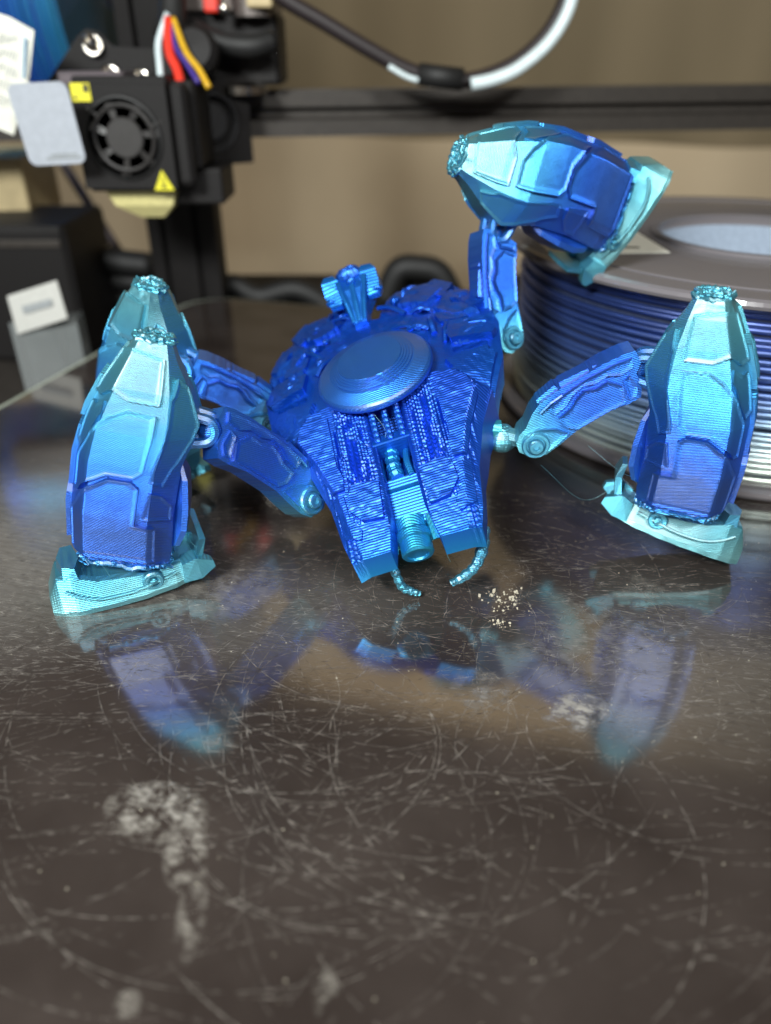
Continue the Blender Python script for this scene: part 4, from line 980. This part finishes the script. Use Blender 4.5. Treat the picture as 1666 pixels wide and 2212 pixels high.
# grey tag hanging in front of the head
c = [at(21, 182, 36), at(150, 175, 36), at(187, 352, 36.6), at(55, 357, 36.6)]
ex = (c[1] - c[0]).normalized(); ez = ex.cross((c[3] - c[0]).normalized()).normalized()
M = frame_xz((c[0] + c[1] + c[2] + c[3]) / 4, c[1] - c[0], c[0] - c[3])
def rrect(w_, h_, r, n=6, sk=0):
    P = []
    for cx, cy, a0 in ((w_ / 2 - r, h_ / 2 - r, 0), (-w_ / 2 + r, h_ / 2 - r, 90), (-w_ / 2 + r, -h_ / 2 + r, 180), (w_ / 2 - r, -h_ / 2 + r, 270)):
        for k in range(n + 1):
            a = math.radians(a0 + 90 * k / n); x, y = cx + r * math.cos(a), cy + r * math.sin(a); P.append((x + sk * y, y))
    return P
tag = thing('hang_tag', (0, 0, 0), 'light grey rounded tag beside the print head fan, over the blue upright spool', 'tag'); tag.matrix_basis = M
wd = (c[1] - c[0]).length; hg = (c[0] - c[3]).length
MB().prism(rrect(wd, hg, .35, sk=.03), -.06, .06, Matrix(((1, 0, 0, 0), (0, 0, 1, 0), (0, 1, 0, 0), (0, 0, 0, 1))), b=.02).obj('tag_card', M_tag, tag)
MB().box(-wd * .2, wd * .42, -.075, -.066, -hg * .43, -hg * .40).box(-wd * .1, wd * .36, -.075, -.066, -hg * .385, -hg * .36).obj('tag_print', M_grey_print, tag)

# motor and carriage parts right of the post
def motor():
    o = at(505, 190, 44); t = thing('axis_motor', o, 'black stepper motor and carriage with silver band above the beam beside the post', 'motor')
    mb = MB(); mb.box(-2.4, 2.3, .5, 4.2, .1, 3.2, .2); mb.obj('motor_body', M_black, t)
    mb = MB(); mb.box(-2.3, 2.2, .3, 4.0, 3.22, 4.2, .1); mb.obj('motor_plate', M_grey_metal, t)
    mb = MB(); mb.box(-2.0, 1.9, .6, 3.8, 4.22, 9, .2); mb.obj('upper_block', M_black, t)
    mb = MB(); mb.lathe([(.9, 0), (.9, 1.6), (.7, 1.8), (.02, 1.8)], 24, Matrix.Translation((1.2, .2, 3.0))); mb.obj('coupling', M_grey_metal, t)
    mb = MB(); mb.lathe([(.3, 0), (.3, 3), (.02, 3)], 16, Matrix.Translation((-.5, .2, 5.4))); mb.obj('brass_rod', simple('brass', (.5, .36, .16), .25, metal=1), t)
    mb = MB(); mb.lathe([(1.3, 0), (1.3, .35), (.8, .5), (.02, .5)], 30, Matrix.Translation((.4, .0, -.25))); mb.obj('silver_base', M_steel, t)
    p = at(483, 18, 43) - o; MB().blob(p, .28, n=8).tube([p, p + Vector((0, .3, 1.6))], .2, 8).obj('terminal', M_steel, t)
    p = at(462, 10, 43.5) - o; MB().box(p.x - .5, p.x + .2, p.y, p.y + .8, p.z - .3, p.z + 1.2, .1).obj('red_plug', M_red, t)
    p = at(560, 10, 43) - o; MB().box(p.x - .6, p.x + .6, p.y, p.y + .8, p.z - .1, p.z + 1.1, .1).obj('connector', M_wood, t)
    mb = MB(); P = [at(410, 60, 43.4) - o, at(470, 90, 43.2) - o, at(540, 100, 43) - o, at(590, 88, 43.5) - o]; mb.tube(curve_pts(P, 5), .5, 10); mb.obj('wheel_arm', M_dark, t, smooth=True)
motor()
# cable loop
P = [(560, -70), (605, -10), (700, 48), (800, 108), (880, 150), (960, 172), (1030, 170), (1110, 138), (1175, 82), (1215, 15), (1235, -60)]
o = MB().tube(curve_pts([at(u, v, 42 + .002 * u) for u, v in P], 8), .36, 12).obj('sleeved_cable', simple('cable_sleeve_dark', (.018, .012, .013), .55), smooth=True)
setp(o, 'thick black sleeved cable hanging in a loop above the beam', 'cable')
P = [(1018, 182), (1065, 172), (1120, 148), (1185, 93), (1228, 22), (1246, -60)]
o = MB().tube(curve_pts([at(u, v, 41.0 + .002 * u) for u, v in P], 8), .30, 12).obj('white_guide_tube', M_ww, smooth=True)
setp(o, 'white plastic tube running along the right half of the black cable loop', 'tube')
o = MB().tube(curve_pts([at(u, v, 43.2) for u, v in ((840, 143), (880, 166), (915, 176))], 6), .13, 10).obj('white_guide_tube', M_ww, smooth=True)
setp(o, 'short glimpse of white tube under the lowest left part of the cable loop', 'tube')
o = MB().tube([at(905, 160, 43.2), at(1000, 172, 43.2)], .5, 12).obj('cable_clamp', M_dark, smooth=True)
setp(o, 'dark tape wrapped round the cable loop at its lowest point', 'cable tie')

# upright blue spool at left
def upright():
    c = Vector((-22.9, 61, 17.2)); t = thing('filament_spool', c, 'upright spool of bright blue filament at the upper left, white paper label on it', 'spool')
    Mx = Matrix.Rotation(math.radians(90), 4, 'Y') @ Matrix.Identity(4)
    V, F, hs = winding(9.6, -6.2, 4.4, .3, 90); V = [tuple(Mx @ Vector(v)) for v in V]
    link('filament_winding', mesh('filament_winding', V, F, M_blue_w, smooth=True, h=[.5 + .45 * math.sin(k * 4.1) for k in hs], lay=np.array(V)[:, 0]), t)
    MB().lathe([(1, -6.3), (9.55, -6.3), (9.55, 4.4), (1, 4.4)], 60, Mx, closed=True).obj('winding_core', simple('core_blue', (.01, .06, .25), .5), t)
    for z in (-6.6, 4.4): MB().lathe([(2, z), (10.2, z), (10.2, z + .3), (2, z + .3)], 80, Mx, closed=True).obj('flange', M_tealflange, t)
upright()
q = [at(-60, 10, 38.2), at(20, 36, 38.2), at(74, 66, 38.2), at(62, 180, 38.3), at(30, 292, 38.4), at(-60, 255, 38.2)]
t = thing('paper_label', q[0], 'creased white printed label sticking out over the blue upright spool, upper left', 'label')
V = [p - q[0] for p in q] + [p - q[0] + Vector((0, .05, 0)) for p in q]; n = len(q)
MB().add(V, [tuple(range(n)), tuple(range(2 * n - 1, n - 1, -1))] + [(k, n + k, n + (k + 1) % n, (k + 1) % n) for k in range(n)]).obj('paper', M_paper, t)
mb = MB(); R = random.Random(8)
for k in range(11):
    u = -30 + k * 6.5; 
    for j in range(5):
        v0 = 55 + k * 2 + j * 34 + R.uniform(0, 8)
        if v0 + 22 > 240: continue
        a, b = at(u, v0, 38.1) - q[0], at(u - 5, v0 + R.uniform(12, 26), 38.1) - q[0]
        mb.add([a, a + Vector((.035, 0, 0)), b + Vector((.035, 0, 0)), b], [(0, 1, 2, 3)])
mb.obj('small_print', M_grey_print, t)
mb = MB()
for k in range(8):
    a = at(50 - k * .4, 82 + k * 11, 38.05) - q[0]
    mb.box(a.x, a.x + .14, a.y, a.y + .01, a.z - .13, a.z, 0)
    mb.box(a.x + .05, a.x + .10, a.y, a.y + .01, a.z - .19, a.z - .14, 0)
mb.obj('blue_print', M_blue_print, t)

# wooden board, dark boxes, tag card in acrylic stand, loose cables at left
a = at(-60, 500, 52); b = at(108, 462, 52)
o = MB().box(-6, 0, -1, 6, 0, 3.6, .1, M=Matrix.Translation((b.x, 50, b.z)) @ Matrix.Rotation(math.radians(6), 4, 'Z')).obj('wooden_block', M_wood)
setp(o, 'blurred tan wooden block at the left edge above the black box', 'wood block')
t = thing('control_box', (-23, 44, -3), 'black box at the left edge below the wooden block', 'box')
MB().box(-8, 5.4, 0, 7, 0.02, 7.7, .3).obj('case', M_black, t)
MB().box(-8, 5.1, -.1, .3, 6.6, 7.0, .05).obj('lid_edge', M_alu, t)
MB().lathe([(.35, 0), (.35, .4), (.02, .4)], 16, Matrix.Translation((1.9, -.05, 1.7)) @ Matrix.Rotation(math.radians(90), 4, 'X')).obj('knob', M_purplish, t)
cc = at(80, 662, 38)
t = thing('card_stand', (cc.x, 38, -3), 'small clear acrylic stand at the left edge with a white card leaning in its top', 'stand')
z0 = at(100, 690, 38).z + 3; 
Mr = Matrix.Rotation(math.radians(12), 4, 'Z')
MB().box(-1.5, 1.7, 0, .12, .1, z0 - .1, M=Mr).box(-1.5, -1.38, .13, 2.2, .1, z0 - .3, M=Mr).box(1.58, 1.7, .13, 2.2, .1, z0 - .3, M=Mr).box(-1.5, 1.7, 2.2, 2.32, .1, z0 - .4, M=Mr).obj('acrylic_case', M_clear, t)
MB().box(-1.36, -1.2, .5, .7, .1, z0 - .5, M=Mr).box(.6, .8, .5, .7, .1, z0 - .5, M=Mr).obj('inner_divider', M_grey_metal, t)
q = [at(15, 640, 37.6), at(122, 606, 37.6), at(146, 688, 37.6), at(38, 722, 37.6)]
o = thing('white_card', q[0], 'small white card with a dark strip, leaning in the clear stand at left', 'card')
V = [p - q[0] for p in q] + [p - q[0] + Vector((0, .1, 0)) for p in q]
MB().add(V, [(0, 1, 2, 3), (7, 6, 5, 4)] + [(k, 4 + k, 4 + (k + 1) % 4, (k + 1) % 4) for k in range(4)]).obj('card', M_card, o)
q2 = [at(47, 662, 37.5), at(110, 645, 37.5), at(114, 660, 37.5), at(52, 678, 37.5)]
MB().add([p - q[0] for p in q2], [(0, 1, 2, 3)]).obj('dark_strip', M_grey_print, o)
o = MB().tube([at(128, 340, 60), at(258, 545, 58)], .34, 10).obj('thin_rod', M_purplish); setp(o, 'thin grey rod leaning diagonally behind and below the grey tag', 'rod')
CAB = [[(90, 480), (150, 520), (230, 560), (330, 575)], [(80, 560), (140, 548), (220, 600), (330, 610)], [(110, 490), (130, 560), (190, 640), (330, 640)], [(60, 600), (180, 592), (260, 640), (330, 660)],
       [(205, 585), (235, 620), (220, 680), (150, 720)], [(140, 640), (200, 700), (260, 690), (330, 690)], [(120, 540), (165, 575), (215, 560), (280, 600), (340, 590)]]
LBL = ['uppermost of the black cables left of the post', 'black cable sagging just below the top one, left of the post', 'black cable dropping steeply beside the black box', 'black cable level with the white card',
       'black cable curling down behind the acrylic stand', 'lowest black cable left of the post', 'thin black cable weaving among the others near the box']
for i, P in enumerate(CAB):
    o = MB().tube(curve_pts([at(u, v, 50 + i * .8) for u, v in P], 6), [.8, .75, .9, .8, .6, .8, .4][i], 10).obj('loose_cable', M_dark, smooth=True); setp(o, LBL[i], 'cable', 'loose cables left of the post')
t = thing('base_frame', (-5, 53, -3), 'black lower frame of the printer along the back edge of the plate, below the beam', 'frame')
MB().box(-16, 1.5, 0, 3, .02, 2.2, .15).obj('rear_rail', M_black, t)
MB().box(14.0, 26, 1, 4, .02, 2.0, .2).obj('rear_rail', M_black, t)
CB2 = [[(465, 660), (500, 615), (560, 640), (640, 625), (720, 665)], [(830, 650), (860, 585), (905, 578), (950, 592), (985, 655)], [(600, 668), (660, 636), (700, 640), (740, 668)], [(820, 668), (880, 606), (940, 625), (1000, 668)]]
LB2 = ['black cable lying across the back edge of the plate, left of the tail', 'black cable arching up behind the walker, right of its tail', 'short black cable arch just left of the tail', 'lower black cable arch behind the right rear of the walker']
for i, P in enumerate(CB2):
    o = MB().tube(curve_pts([at(u, v, 50 + i * .7) for u, v in P], 6), [.7, .8, .6, .6][i], 10).obj('loose_cable', M_dark, smooth=True); setp(o, LB2[i], 'cable', 'loose cables behind the plate')
